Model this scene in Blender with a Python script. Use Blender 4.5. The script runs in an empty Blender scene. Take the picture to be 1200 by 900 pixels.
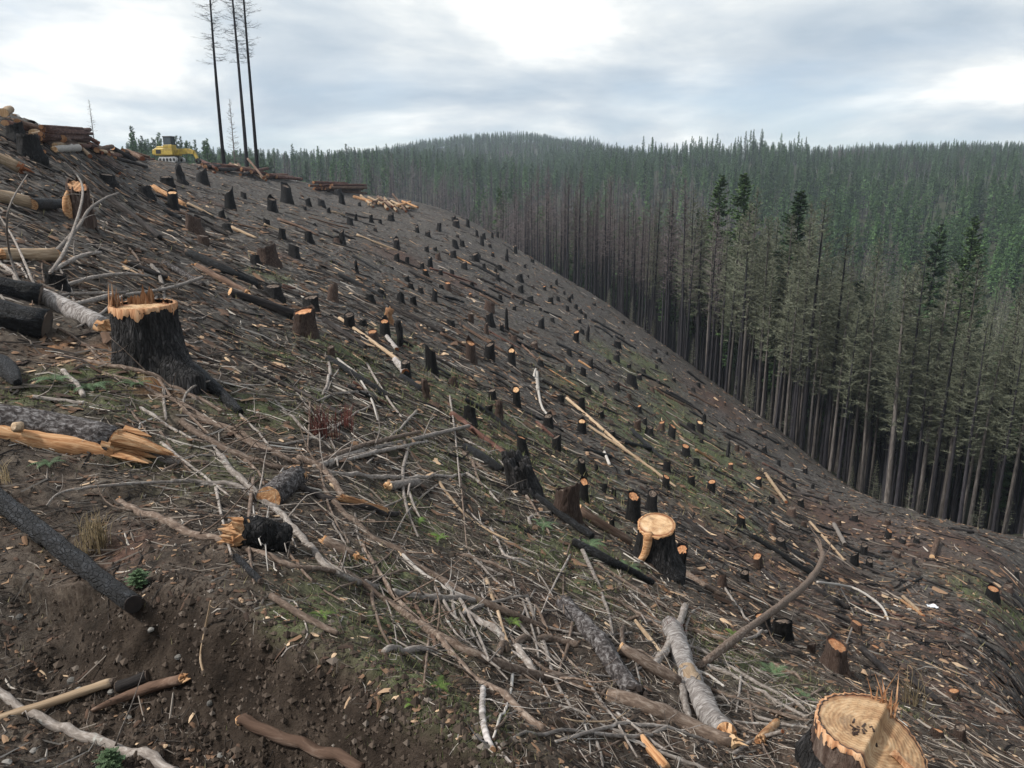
import bpy, math, random
import numpy as np
from mathutils import Vector, Matrix

# ------------------------------------------------------------------ camera, sky, sun, exposure
W0, H0, FPX = 1200.0, 900.0, 880.0          # photograph size and focal length in its pixels
PITCH = math.radians(13.4)
SC = bpy.context.scene
COL = SC.collection
cam_data = bpy.data.cameras.new("camera")
cam_data.sensor_width = 36.0
cam_data.lens = 36.0 * FPX / W0
cam_data.clip_start = 0.05
cam_data.clip_end = 12000.0
cam = bpy.data.objects.new("camera", cam_data)
COL.objects.link(cam)
cam.location = (0, 0, 0)
cam.rotation_euler = (math.radians(90) - PITCH, 0, 0)
SC.camera = cam

SUN_EL, SUN_AZ = math.radians(47), math.radians(-98)     # azimuth from +Y, clockwise (negative = to the left)
world = bpy.data.worlds.new("World")
SC.world = world
world.use_nodes = True
wn, wl = world.node_tree.nodes, world.node_tree.links
wn.clear()
w_out = wn.new("ShaderNodeOutputWorld")
w_bg = wn.new("ShaderNodeBackground")
w_bg.inputs["Strength"].default_value = 0.1
sky = wn.new("ShaderNodeTexSky")
sky.sky_type = 'NISHITA'
sky.sun_disc = False
sky.sun_elevation = SUN_EL
sky.sun_rotation = SUN_AZ
sky.altitude = 400
w_tc = wn.new("ShaderNodeTexCoord")
w_sep = wn.new("ShaderNodeSeparateXYZ")
wl.new(w_tc.outputs["Generated"], w_sep.inputs[0])
def w_math(op, a, b=None, clamp=False):
    n = wn.new("ShaderNodeMath"); n.operation = op; n.use_clamp = clamp
    for i, v in enumerate((a, b)):
        if v is None: continue
        if isinstance(v, (int, float)): n.inputs[i].default_value = v
        else: wl.new(v, n.inputs[i])
    return n.outputs[0]
zz = w_math('ADD', w_math('MAXIMUM', w_sep.outputs[2], 0.0), 0.16)
w_cmb = wn.new("ShaderNodeCombineXYZ")
wl.new(w_math('SUBTRACT', w_math('DIVIDE', w_sep.outputs[0], zz), 0.75), w_cmb.inputs[0])
wl.new(w_math('DIVIDE', w_sep.outputs[1], zz), w_cmb.inputs[1])
w_cmb.inputs[2].default_value = 8.2
def w_noise(scale, detail, rough, dist=0.0):
    n = wn.new("ShaderNodeTexNoise")
    n.inputs["Scale"].default_value = scale
    n.inputs["Detail"].default_value = detail
    n.inputs["Roughness"].default_value = rough
    n.inputs["Distortion"].default_value = dist
    wl.new(w_cmb.outputs[0], n.inputs["Vector"])
    return n.outputs["Fac"]
def w_ramp(fac, stops):
    r = wn.new("ShaderNodeValToRGB")
    while len(r.color_ramp.elements) < len(stops): r.color_ramp.elements.new(0.5)
    for e, (p, c) in zip(r.color_ramp.elements, stops):
        e.position = p; e.color = (*c, 1)
    wl.new(fac, r.inputs[0])
    return r.outputs[0]
cover = w_ramp(w_noise(0.62, 7, 0.52, 0.3), [(0.38, (0.5, 0.5, 0.5)), (0.5, (0.85, 0.85, 0.85)), (0.6, (1, 1, 1))])
bright = w_ramp(w_noise(0.9, 8, 0.56, 0.25), [(0.36, (3.2, 3.8, 4.4)), (0.46, (4.4, 4.85, 5.2)), (0.53, (5.7, 5.95, 6.0)), (0.62, (8.2, 8.1, 7.7))])
w_mix = wn.new("ShaderNodeMix"); w_mix.data_type = 'RGBA'
wl.new(cover, w_mix.inputs[0])
w_sky = wn.new("ShaderNodeMix"); w_sky.data_type = 'RGBA'; w_sky.blend_type = 'MULTIPLY'
w_sky.inputs[0].default_value = 1.0
w_sky.inputs[7].default_value = (1.0, 1.0, 1.0, 1)
wl.new(sky.outputs[0], w_sky.inputs[6])
wl.new(w_sky.outputs[2], w_mix.inputs[6])
wl.new(bright, w_mix.inputs[7])
wl.new(w_mix.outputs[2], w_bg.inputs["Color"])
wl.new(w_bg.outputs[0], w_out.inputs[0])

sun_data = bpy.data.lights.new("sun", 'SUN')
sun_data.energy = 3.0
sun_data.angle = math.radians(6)
sun_data.color = (1.0, 0.96, 0.9)
sun = bpy.data.objects.new("sun", sun_data)
COL.objects.link(sun)
sdir = Vector((math.sin(SUN_AZ) * math.cos(SUN_EL), math.cos(SUN_AZ) * math.cos(SUN_EL), math.sin(SUN_EL)))
sun.rotation_euler = sdir.to_track_quat('Z', 'Y').to_euler()
sun.location = sdir * 60

SC.view_settings.view_transform = 'Standard'
SC.view_settings.look = 'None'
SC.view_settings.exposure = 0.68
SC.view_settings.gamma = 1.0
SC.view_settings.use_curve_mapping = False
SC.render.engine = 'CYCLES'
SC.cycles.use_denoising = True
SC.cycles.max_bounces = 5
SC.cycles.diffuse_bounces = 2
SC.cycles.glossy_bounces = 1
SC.cycles.transparent_max_bounces = 4

rng = np.random.default_rng(7)
random.seed(7)

# ------------------------------------------------------------------ noise and terrain
_PERM = np.random.default_rng(3).permutation(512)
_GA = np.random.default_rng(5).uniform(0, 2 * np.pi, 512)
def pnoise(x, y):
    x = np.asarray(x, float); y = np.asarray(y, float)
    xi = np.floor(x).astype(int); yi = np.floor(y).astype(int)
    xf, yf = x - xi, y - yi
    u = xf * xf * xf * (xf * (xf * 6 - 15) + 10); v = yf * yf * yf * (yf * (yf * 6 - 15) + 10)
    def g(ix, iy, fx, fy):
        a = _GA[_PERM[(_PERM[ix & 511] + iy) & 511]]
        return np.cos(a) * fx + np.sin(a) * fy
    n00 = g(xi, yi, xf, yf); n10 = g(xi + 1, yi, xf - 1, yf)
    n01 = g(xi, yi + 1, xf, yf - 1); n11 = g(xi + 1, yi + 1, xf - 1, yf - 1)
    return (n00 * (1 - u) + n10 * u) * (1 - v) + (n01 * (1 - u) + n11 * u) * v
def fbm(x, y, octaves=4, gain=0.5):
    s, a = 0, 1.0
    for o in range(octaves):
        s = s + a * pnoise(x * 2 ** o + 17.3 * o, y * 2 ** o + 9.1 * o); a *= gain
    return s

CP, SP = math.cos(PITCH), math.sin(PITCH)
def ray(px, py):
    u = (np.asarray(px, float) - W0 / 2) / FPX; v = (H0 / 2 - np.asarray(py, float)) / FPX
    return np.stack([u, CP + v * SP, -SP + v * CP], -1)
def unproj(px, py, d):
    return ray(px, py) * np.asarray(d, float)[..., None]
def proj(p):
    p = np.asarray(p, float)
    d = p[..., 1] * CP - p[..., 2] * SP
    up = p[..., 1] * SP + p[..., 2] * CP
    return np.stack([W0 / 2 + FPX * p[..., 0] / d, H0 / 2 - FPX * up / d, d], -1)

# where the ground is: (pixel x, pixel y, distance) read off stump and log sizes
CTRL = np.array([
 (-250,900,2.6),(-100,900,2.5),(0,900,2.5),(150,900,2.5),(300,900,2.5),(430,900,2.42),(600,900,2.5),(700,900,2.9),(800,900,3.4),(900,900,3.8),(1020,890,4.1),(1150,900,5.2),(1280,900,11),(1200,850,13.5),(1200,900,8.2),
 (-150,800,3.0),(0,800,3.05),(150,800,3.0),(300,800,2.95),(450,790,3.1),(600,800,3.7),(700,800,4.4),(800,800,5.3),(900,800,6.8),(1000,800,9),(1100,800,12.5),(1200,800,20),
 (0,700,3.7),(150,700,3.7),(300,690,3.6),(450,700,4.4),(600,700,5.9),(750,700,8.5),(850,700,13),(950,700,20),(1050,700,29),(1200,700,36),
 (-150,600,4.4),(0,600,4.6),(150,600,4.9),(300,600,5.4),(450,600,7),(550,600,9),(640,600,12),(740,610,17),(850,600,27),(950,600,42),(1000,573,72),(1100,610,63),(1200,630,58),(1290,650,56),
 (0,500,6.2),(200,500,7),(350,500,8.5),(450,500,12),(550,500,18),(650,500,28),(750,500,40),(850,500,60),(910,502,76),
 (-150,440,7),(0,440,7.6),(200,430,9),(300,430,12),(400,430,17),(505,430,25),(600,430,36),(700,430,52),(800,420,92),
 (0,350,9.8),(100,340,12),(200,340,16),(300,350,21),(400,350,31),(500,350,45),(600,350,64),(700,350,115),
 (-150,280,11),(0,280,13),(100,270,19),(200,280,26),(300,280,38),(400,280,55),(500,280,76),(592,288,118),
 (-150,210,15),(0,220,18),(60,215,22),(120,220,31),(200,230,43),(300,230,66),(400,238,92),
 (-200,130,20),(-80,140,23),(0,152,27),(50,155,33),(100,170,45),(150,184,68),(205,193,92),(270,200,102),(340,211,110),(400,227,116),(480,245,122),(540,263,126),
], float)
cw = unproj(CTRL[:, 0], CTRL[:, 1], CTRL[:, 2])
def polar(x, y): return np.arctan2(x, y), np.log(np.hypot(x, y) + 1e-9)
pts = [(a, l, z) for (a, l), z in zip(np.stack(polar(cw[:, 0], cw[:, 1]), -1), cw[:, 2])]
def az_px(px, py=200):
    r = ray(px, py); return math.atan2(r[0], r[1])
def add_far(px, lst):
    for r, z in lst: pts.append((az_px(px), math.log(r), z))
# far ground: (distance, height) along several bearings
add_far(-300, [(60, 9), (130, 6), (300, 10), (700, 30), (1200, 60), (3000, 20)])
add_far(0,   [(42, 4.0), (80, 4), (140, 4), (300, 8), (700, 30), (1200, 60), (1700, 55), (3000, 20)])
add_far(205, [(125, 3.5), (200, -6), (330, 0), (700, 26), (1200, 58), (1700, 50), (3000, 20)])
add_far(340, [(145, -1), (220, -14), (360, -4), (650, 18), (900, 32), (1200, 52), (1700, 44), (3000, 20)])
add_far(480, [(150, -12), (220, -18), (360, -6), (650, 24), (900, 42), (1200, 78), (1700, 70), (3000, 20)])
add_far(620, [(165, -20), (240, -24), (400, -8), (650, 18), (900, 48), (1200, 96), (1700, 76), (3000, 20)])
add_far(720, [(170, -26), (260, -26), (400, -10), (600, 20), (800, 38), (1050, 62), (1700, 50), (3000, 20)])
add_far(860, [(130, -31), (200, -33), (320, -26), (480, 4), (600, 22), (700, 37), (820, 30), (1500, 0), (3000, 0)])
add_far(980, [(110, -34), (180, -37), (320, -27), (480, -2), (640, 22), (850, 40), (1080, 58), (1600, 50), (3000, 20)])
add_far(1100, [(100, -37), (180, -39), (320, -28), (480, -4), (640, 20), (850, 38), (1080, 58), (1600, 50), (3000, 20)])
add_far(1220, [(95, -38), (180, -39), (320, -29), (470, -4), (640, 20), (850, 36), (1080, 56), (1600, 50), (3000, 20)])
add_far(1500, [(20, -16), (50, -30), (100, -36), (180, -36), (320, -25), (640, 24), (1080, 90), (1600, 70), (3000, 20)])
for adeg, zr in ((75, -.45), (110, -.25), (150, .05), (180, .16), (-150, .22), (-115, .24), (-80, .2), (-60, .14)):
    for r in (2.5, 8, 25, 70, 200):
        z = -1.75 + zr * min(r, 40 if zr > 0 else 70) * (0.6 if r < 4 else 1)
        pts.append((math.radians(adeg), math.log(r), z))
    for r in (700, 3000): pts.append((math.radians(adeg), math.log(r), 20.0))
for adeg in range(-180, 180, 30): pts.append((math.radians(adeg), math.log(0.7), -1.72))
pts = np.array(pts)
K_AZ = 2.6
def esc(r): return r + 0.8
PX = np.concatenate([pts[:, 0], pts[:, 0] + 2 * np.pi, pts[:, 0] - 2 * np.pi]) * K_AZ
PY = np.tile(pts[:, 1], 3); PE = np.tile(pts[:, 2] / esc(np.exp(pts[:, 1])), 3)
keep = np.abs(PX) < K_AZ * np.pi * 1.35
PX, PY, PE = PX[keep], PY[keep], PE[keep]
def tps_k(d2): return 0.5 * d2 * np.log(d2 + 1e-12)
N = len(PX)
A = np.zeros((N + 3, N + 3))
A[:N, :N] = tps_k((PX[:, None] - PX[None]) ** 2 + (PY[:, None] - PY[None]) ** 2) + np.eye(N) * 0.006
A[:N, N] = 1; A[:N, N + 1] = PX; A[:N, N + 2] = PY
A[N:, :N] = A[:N, N:].T
SOL = np.linalg.solve(A, np.concatenate([PE, np.zeros(3)]))
def e_field(a, l):
    out = np.empty(a.shape); af, lf, of = a.ravel() * K_AZ, l.ravel(), out.ravel()
    res = np.empty(af.shape)
    for s in range(0, len(af), 20000):
        q = slice(s, s + 20000)
        d2 = (af[q, None] - PX[None]) ** 2 + (lf[q, None] - PY[None]) ** 2
        res[q] = tps_k(d2) @ SOL[:N] + SOL[N] + SOL[N + 1] * af[q] + SOL[N + 2] * lf[q]
    return res.reshape(a.shape)

# edge of the clearing, as bearings and distances
EDGE = np.array([(-400,150,40),(-200,150,60),(0,130,90),(150,150,130),(260,185,165),(340,205,170),(430,232,165),(540,262,150),(592,288,140),(700,347,122),(800,413,97),(880,472,82),(940,520,73),(1000,570,70),(1100,609,63),(1200,628,59),(1290,645,56),(1500,700,54)], float)
ew = unproj(EDGE[:, 0], EDGE[:, 1], EDGE[:, 2])
E_AZ = np.arctan2(ew[:, 0], ew[:, 1]); E_R = np.hypot(ew[:, 0], ew[:, 1])
def edge_r(a): return np.interp(a, E_AZ, E_R)

# polar grid (dense in front and near)
az_f = np.radians(np.linspace(-46, 46, 620))
az_b = np.radians(np.concatenate([np.linspace(-180, -47, 60), np.linspace(47, 180, 60)]))
AZ = np.sort(np.concatenate([az_f, az_b]))
LR = np.concatenate([np.linspace(math.log(0.5), math.log(1.6), 12, endpoint=False), np.linspace(math.log(1.6), math.log(60), 400, endpoint=False),
                     np.linspace(math.log(60), math.log(200), 70, endpoint=False), np.linspace(math.log(200), math.log(4000), 60)])
# coarse field then linear refinement keeps the fit fast
ca = np.linspace(-np.pi, np.pi, 361); cl = np.linspace(LR[0], LR[-1], 220)
CE = e_field(*np.meshgrid(ca, cl, indexing='xy'))
def bil(F, xs, ys, x, y):
    fx = np.clip(np.interp(x, xs, np.arange(len(xs))), 0, len(xs) - 1.0001); fy = np.clip(np.interp(y, ys, np.arange(len(ys))), 0, len(ys) - 1.0001)
    i, j = fx.astype(int), fy.astype(int); fx, fy = fx - i, fy - j
    return (F[j, i] * (1 - fx) + F[j, i + 1] * fx) * (1 - fy) + (F[j + 1, i] * (1 - fx) + F[j + 1, i + 1] * fx) * fy
def cubic_up(F, xs, x):        # Catmull-Rom along axis 1
    f = np.clip(np.interp(x, xs, np.arange(len(xs))), 0, len(xs) - 1.0001); i = f.astype(int); t = f - i
    g = lambda k: F[:, np.clip(i + k, 0, len(xs) - 1)]
    p0, p1, p2, p3 = g(-1), g(0), g(1), g(2)
    return 0.5 * (2 * p1 + (p2 - p0) * t + (2 * p0 - 5 * p1 + 4 * p2 - p3) * t * t + (3 * p1 - p0 - 3 * p2 + p3) * t ** 3)
GA, GL = np.meshgrid(AZ, LR, indexing='xy')
GE = cubic_up(cubic_up(CE, ca, AZ).T, cl, LR).T
GR = np.exp(GL); GX, GY = GR * np.sin(GA), GR * np.cos(GA)
GZ = GE * esc(GR)
# dug bank at the skid trail under the camera: polyline of its lip
LIP = unproj(np.array([120, 230, 300, 400, 480, 545, 620]), np.array([690, 706, 738, 787, 850, 905, 960]), np.array([3.6, 3.3, 3.12, 2.85, 2.62, 2.45, 2.3]))[:, :2]
def lip_signed(x, y):
    best = np.full(x.shape, 1e9); sg = np.zeros(x.shape)
    for (x0, y0), (x1, y1) in zip(LIP[:-1], LIP[1:]):
        dx, dy = x1 - x0, y1 - y0; L2 = dx * dx + dy * dy
        t = np.clip(((x - x0) * dx + (y - y0) * dy) / L2, 0, 1)
        d = np.hypot(x - x0 - t * dx, y - y0 - t * dy)
        s = np.sign((x - x0) * dy - (y - y0) * dx)
        up = d < best; best = np.where(up, d, best); sg = np.where(up, s, sg)
    return best * sg          # negative on the upper side
def sstep(a, b, x):
    t = np.clip((x - a) / (b - a), 0, 1); return t * t * (3 - 2 * t)
def detail(x, y):
    r = np.hypot(x, y); a = np.arctan2(x, y)
    inside = 1 - sstep(0.97, 1.03, r / edge_r(a))
    d = 0.30 * fbm(x / 9, y / 9, 3) * sstep(5, 30, r) + 0.15 * fbm(x / 1.9, y / 1.9, 3) * sstep(1.5, 6, r)
    clod = fbm(x / 0.42, y / 0.42, 4, 0.6)
    d = d + 0.065 * clod * sstep(1.5, 3.5, r) * (1 + 0.4 * sstep(10, 25, r)) + 0.022 * np.abs(fbm(x / 0.13, y / 0.13, 3, 0.6)) * (1 - sstep(12, 25, r))
    # skid furrows running down the slope
    fr = x * 0.28 - y * 0.96
    d = d + 0.06 * pnoise(fr / 0.9, x / 5) * sstep(9, 22, r) * inside
    s = lip_signed(x, y); near = 1 - sstep(3.4, 5.0, r)
    ns = s + 0.10 * fbm(x / 0.35, y / 0.35, 3)
    d = d + near * (0.10 * np.exp(-((ns + 0.16) / 0.22) ** 2) - 0.25 * sstep(-0.05, 0.26, ns) * (1 - sstep(0.5, 1.3, ns)))
    dug = near * sstep(-0.15, 0.05, ns) * (1 - sstep(0.5, 1.0, ns))
    d = d + dug * (0.045 * np.abs(fbm(x / 0.11, y / 0.11, 3, 0.65)) + 0.04 * fbm(x / 0.25, y / 0.25, 3, 0.6))
    return d
GZ = GZ + detail(GX, GY) * sstep(0.8, 1.6, GR)
far_n = fbm(GX / 140, GY / 140, 4)
GZ = GZ + 9 * far_n * sstep(260, 520, GR)
def H(x, y):
    x = np.asarray(x, float); y = np.asarray(y, float)
    a, l = np.arctan2(x, y), np.log(np.maximum(np.hypot(x, y), 0.51))
    return bil(GZ, AZ, LR, a, l)
TT = np.exp(np.linspace(math.log(1.3), math.log(2500), 900))
def ground(px, py, drop=0.0):
    """World points where the picture points meet the ground."""
    px = np.atleast_1d(np.asarray(px, float)); py = np.atleast_1d(np.asarray(py, float))
    d = ray(px, py)
    P = d[:, None, :] * TT[None, :, None]
    below = P[..., 2] < H(P[..., 0], P[..., 1])
    hit = below.argmax(1); hit = np.where(below.any(1), np.maximum(hit, 1), len(TT) - 1)
    lo, hi = TT[hit - 1], TT[hit]
    for _ in range(12):
        m = 0.5 * (lo + hi); q = d * m[:, None]
        b = q[:, 2] < H(q[:, 0], q[:, 1]); hi = np.where(b, m, hi); lo = np.where(b, lo, m)
    out = d * (0.5 * (lo + hi))[:, None]
    return out
def depth_of(p): return p[..., 1] * CP - p[..., 2] * SP
def slope_dir(x, y):
    e = 0.02 * np.hypot(x, y) + 0.05
    gx = (H(x + e, y) - H(x - e, y)) / (2 * e); gy = (H(x, y + e) - H(x, y - e)) / (2 * e)
    return gx, gy

# ------------------------------------------------------------------ materials
def _node(nt, kind, **kw):
    n = nt.nodes.new(kind)
    for k, v in kw.items():
        if k.startswith("i_"): n.inputs[k[2:].replace("_", " ")].default_value = v
        else: setattr(n, k, v)
    return n
class Mat:
    """Small helper around a Principled material with procedural colour and bump."""
    def __init__(self, name, rough=0.9, spec=0.25):
        self.m = bpy.data.materials.new(name); self.m.use_nodes = True
        self.nt = self.m.node_tree; self.nt.nodes.clear()
        self.out = self.nt.nodes.new("ShaderNodeOutputMaterial")
        self.p = self.nt.nodes.new("ShaderNodeBsdfPrincipled")
        self.p.inputs["Roughness"].default_value = rough
        self.p.inputs["Specular IOR Level"].default_value = spec
        self.nt.links.new(self.p.outputs[0], self.out.inputs[0])
        self.tc = self.nt.nodes.new("ShaderNodeTexCoord")
        self.info = self.nt.nodes.new("ShaderNodeObjectInfo")
    def L(self, a, b): self.nt.links.new(a, b)
    def coord(self, scale=(1, 1, 1), kind="Object", shift=True):
        mp = self.nt.nodes.new("ShaderNodeMapping"); mp.inputs["Scale"].default_value = scale
        self.L(self.tc.outputs[kind], mp.inputs["Vector"])
        if shift:
            ml = self.math('MULTIPLY', self.info.outputs["Random"], 37.0)
            cb = self.nt.nodes.new("ShaderNodeCombineXYZ")
            self.L(ml, cb.inputs[0]); self.L(ml, cb.inputs[1])
            self.L(cb.outputs[0], mp.inputs["Location"])
        return mp.outputs[0]
    def math(self, op, a, b=None, clamp=False):
        n = self.nt.nodes.new("ShaderNodeMath"); n.operation = op; n.use_clamp = clamp
        for i, v in enumerate((a, b)):
            if v is None: continue
            if isinstance(v, (int, float)): n.inputs[i].default_value = v
            else: self.L(v, n.inputs[i])
        return n.outputs[0]
    def noise(self, vec, scale, detail=5, rough=0.6, dist=0.0):
        n = self.nt.nodes.new("ShaderNodeTexNoise")
        n.inputs["Scale"].default_value = scale; n.inputs["Detail"].default_value = detail
        n.inputs["Roughness"].default_value = rough; n.inputs["Distortion"].default_value = dist
        self.L(vec, n.inputs["Vector"]); return n.outputs["Fac"]
    def voro(self, vec, scale, feature='F1'):
        n = self.nt.nodes.new("ShaderNodeTexVoronoi"); n.feature = feature
        n.inputs["Scale"].default_value = scale; self.L(vec, n.inputs["Vector"]); return n
    def ramp(self, fac, stops):
        r = self.nt.nodes.new("ShaderNodeValToRGB")
        while len(r.color_ramp.elements) < len(stops): r.color_ramp.elements.new(0.5)
        for e, (p, c) in zip(r.color_ramp.elements, stops):
            e.position = p; e.color = (*c, 1) if not isinstance(c, (int, float)) else (c, c, c, 1)
        self.L(fac, r.inputs[0]); return r.outputs[0]
    def mix(self, fac, a, b, mode='MIX'):
        n = self.nt.nodes.new("ShaderNodeMix"); n.data_type = 'RGBA'; n.blend_type = mode
        for i, v in ((0, fac), (6, a), (7, b)):
            if isinstance(v, (int, float)): n.inputs[i].default_value = v if i == 0 else (v, v, v, 1)
            elif isinstance(v, tuple): n.inputs[i].default_value = (*v, 1)
            else: self.L(v, n.inputs[i])
        return n.outputs[2]
    def attr(self, name):
        n = self.nt.nodes.new("ShaderNodeAttribute"); n.attribute_name = name; return n
    def color(self, c): self.L(c, self.p.inputs["Base Color"])
    def rough(self, r): self.L(r, self.p.inputs["Roughness"])
    def vary(self, c, lo=0.75, hi=1.25):
        r = self.math('ADD', self.math('MULTIPLY', self.info.outputs["Random"], hi - lo), lo)
        cb = self.nt.nodes.new("ShaderNodeCombineColor")
        for i in range(3): self.L(r, cb.inputs[i])
        return self.mix(1.0, c, cb.outputs[0], 'MULTIPLY')
    def bump(self, h, strength=0.6, dist=0.02):
        b = self.nt.nodes.new("ShaderNodeBump"); b.inputs["Strength"].default_value = strength
        b.inputs["Distance"].default_value = dist; self.L(h, b.inputs["Height"])
        self.L(b.outputs[0], self.p.inputs["Normal"])
M = {}
def bark(name, stops, scale, dist=0.02, strength=0.8, rough=0.92, spec=0.2, lichen=None, vary=(0.75, 1.25), blocks=None):
    m = Mat(name, rough, spec)
    v = m.coord(scale)
    n = m.noise(v, 1.0, 7, 0.65, 0.6); c = m.ramp(n, stops)
    if lichen:
        v2 = m.coord((1, 1, 1)); k = m.ramp(m.noise(v2, lichen[0], 6, 0.7), [(lichen[1], 0.0), (lichen[1] + 0.08, 1.0)])
        c = m.mix(k, c, lichen[2])
    hgt = n
    if blocks:
        vo = m.voro(m.coord(blocks), 1.0, 'DISTANCE_TO_EDGE').outputs['Distance']; cr_ = m.ramp(vo, [(0.0, 0.0), (0.14, 1.0)])
        c = m.mix(1.0, c, m.ramp(vo, [(0.0, 0.5), (0.2, 1.0)]), 'MULTIPLY'); hgt = m.math('ADD', n, m.math('MULTIPLY', cr_, 0.3))
    m.color(m.vary(c, *vary)); m.bump(hgt, strength, dist); M[name] = m.m
# logs and branches lie along their own x axis, stumps and trunks along z
bark("charred_log", [(0.33, (0.003, 0.003, 0.003)), (0.5, (0.009, 0.009, 0.010)), (0.66, (0.032, 0.034, 0.038))], (7, 26, 26), 0.04, 1.0, 0.7, 0.3, blocks=(16, 42, 42))
bark("charred_bark", [(0.3, (0.004, 0.004, 0.004)), (0.52, (0.013, 0.012, 0.012)), (0.7, (0.045, 0.042, 0.042))], (16, 16, 3), 0.05, 1.0, 0.8, 0.25, blocks=(26, 26, 5), vary=(0.6, 2.4))
bark("brown_bark", [(0.3, (0.02, 0.013, 0.010)), (0.5, (0.065, 0.042, 0.033)), (0.7, (0.15, 0.115, 0.095))], (16, 16, 3), 0.03, 1.0)
bark("log_bark", [(0.30, (0.010, 0.009, 0.009)), (0.46, (0.050, 0.042, 0.040)), (0.56, (0.14, 0.128, 0.124)), (0.68, (0.30, 0.285, 0.28))], (22, 34, 34), 0.025, 1.0)
bark("dark_pole", [(0.3, (0.009, 0.008, 0.008)), (0.5, (0.028, 0.024, 0.023)), (0.7, (0.085, 0.072, 0.064))], (1.5, 14, 14), 0.02, 0.8)
bark("brown_pole", [(0.3, (0.045, 0.027, 0.019)), (0.5, (0.11, 0.068, 0.048)), (0.7, (0.21, 0.15, 0.115))], (1.5, 14, 14), 0.02, 0.8)
bark("red_log", [(0.3, (0.028, 0.013, 0.010)), (0.5, (0.085, 0.04, 0.03)), (0.7, (0.19, 0.115, 0.09))], (1.5, 9, 9), 0.03, 0.8)
bark("grey_branch", [(0.28, (0.09, 0.075, 0.064)), (0.5, (0.21, 0.18, 0.158)), (0.72, (0.40, 0.365, 0.335))], (14, 50, 50), 0.006, 0.7, lichen=(9, 0.6, (0.33, 0.33, 0.30)))
bark("brown_branch", [(0.28, (0.045, 0.031, 0.024)), (0.5, (0.125, 0.09, 0.069)), (0.72, (0.28, 0.23, 0.19))], (14, 50, 50), 0.006, 0.7)
bark("birch_bark", [(0.28, (0.055, 0.045, 0.04)), (0.46, (0.21, 0.185, 0.17)), (0.6, (0.42, 0.39, 0.37))], (30, 11, 11), 0.01, 0.6, lichen=(7, 0.62, (0.045, 0.04, 0.04)))
bark("pale_wood", [(0.3, (0.17, 0.115, 0.072)), (0.5, (0.34, 0.245, 0.16)), (0.7, (0.50, 0.39, 0.28))], (2, 40, 40), 0.006, 0.5)
bark("orange_wood", [(0.30, (0.14, 0.062, 0.030)), (0.46, (0.34, 0.17, 0.078)), (0.60, (0.50, 0.31, 0.17)), (0.72, (0.56, 0.43, 0.29))], (2.5, 30, 30), 0.012, 0.8)
bark("bleached_wood", [(0.3, (0.27, 0.24, 0.21)), (0.55, (0.42, 0.385, 0.35)), (0.7, (0.56, 0.52, 0.48))], (3, 40, 40), 0.005, 0.4)
bark("splinter_wood", [(0.30, (0.14, 0.062, 0.032)), (0.47, (0.34, 0.17, 0.085)), (0.62, (0.48, 0.30, 0.175)), (0.74, (0.56, 0.42, 0.29))], (30, 30, 2.5), 0.012, 0.8)
bark("trunk_bark_pale", [(0.3, (0.05, 0.043, 0.04)), (0.5, (0.115, 0.10, 0.09)), (0.7, (0.21, 0.19, 0.175))], (7, 7, 1.0), 0.03, 0.6, vary=(0.5, 1.3))
bark("trunk_bark_dark", [(0.3, (0.010, 0.0095, 0.011)), (0.5, (0.023, 0.021, 0.024)), (0.7, (0.05, 0.046, 0.048))], (7, 7, 0.8), 0.03, 0.6, vary=(0.5, 1.6))

def cut_face(name, stops, dark, char=0.0, sc=1.0):
    m = Mat(name, 0.8, 0.25)
    v = m.coord((sc, sc, sc), shift=False)
    sx = m.nt.nodes.new("ShaderNodeSeparateXYZ"); m.L(v, sx.inputs[0])
    wob = m.noise(m.coord((sc, sc, sc)), 2.0, 3, 0.5)
    rr = m.math('SQRT', m.math('ADD', m.math('MULTIPLY', sx.outputs[0], sx.outputs[0]), m.math('MULTIPLY', sx.outputs[1], sx.outputs[1])))
    rw = m.math('ADD', rr, m.math('MULTIPLY', wob, 0.12))
    ring = m.math('SINE', m.math('MULTIPLY', rw, 95.0))
    blot = m.noise(m.coord((2.2 * sc, 2.2 * sc, 2.2 * sc)), 1.0, 7, 0.62, 0.4)
    f = m.math('ADD', blot, m.math('MULTIPLY', ring, 0.05))
    c = m.ramp(f, stops)
    edge = m.ramp(m.math('ADD', rr, m.math('MULTIPLY', blot, 0.22)), [(0.86, 0.0), (1.0, 1.0)])
    c = m.mix(edge, c, dark)
    if sc > 1:
        st = m.ramp(m.noise(m.coord((1.6 * sc, 1.6 * sc, 4)), 1.0, 8, 0.7, 0.5), [(0.52, 0.0), (0.68, 0.75)]); c = m.mix(st, c, (0.16, 0.11, 0.075))
        fl = m.ramp(m.noise(m.coord((26 * sc, 26 * sc, 9)), 1.0, 4, 0.7), [(0.58, 0.0), (0.66, 0.6)]); c = m.mix(fl, c, (0.10, 0.06, 0.035))
    if char:
        k = m.ramp(m.noise(m.coord((1.7, 1.7, 1.7)), 1.0, 6, 0.65), [(0.62 - char, 0.0), (0.70 - char, 1.0)])
        c = m.mix(k, c, (0.012, 0.011, 0.011))
    m.color(m.vary(c, 0.8, 1.15))
    saw = m.noise(m.coord((4, 70, 4)), 1.0, 3, 0.6)
    m.bump(m.math('ADD', m.math('MULTIPLY', ring, 0.15), saw), 0.35, 0.01); M[name] = m.m
cut_face("fresh_cut", [(0.3, (0.30, 0.145, 0.065)), (0.46, (0.50, 0.29, 0.145)), (0.62, (0.64, 0.44, 0.26))], (0.20, 0.07, 0.028))
cut_face("big_cut", [(0.3, (0.26, 0.14, 0.07)), (0.45, (0.43, 0.265, 0.14)), (0.6, (0.58, 0.40, 0.235)), (0.72, (0.50, 0.41, 0.31))], (0.17, 0.06, 0.025), sc=3.3)
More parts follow.
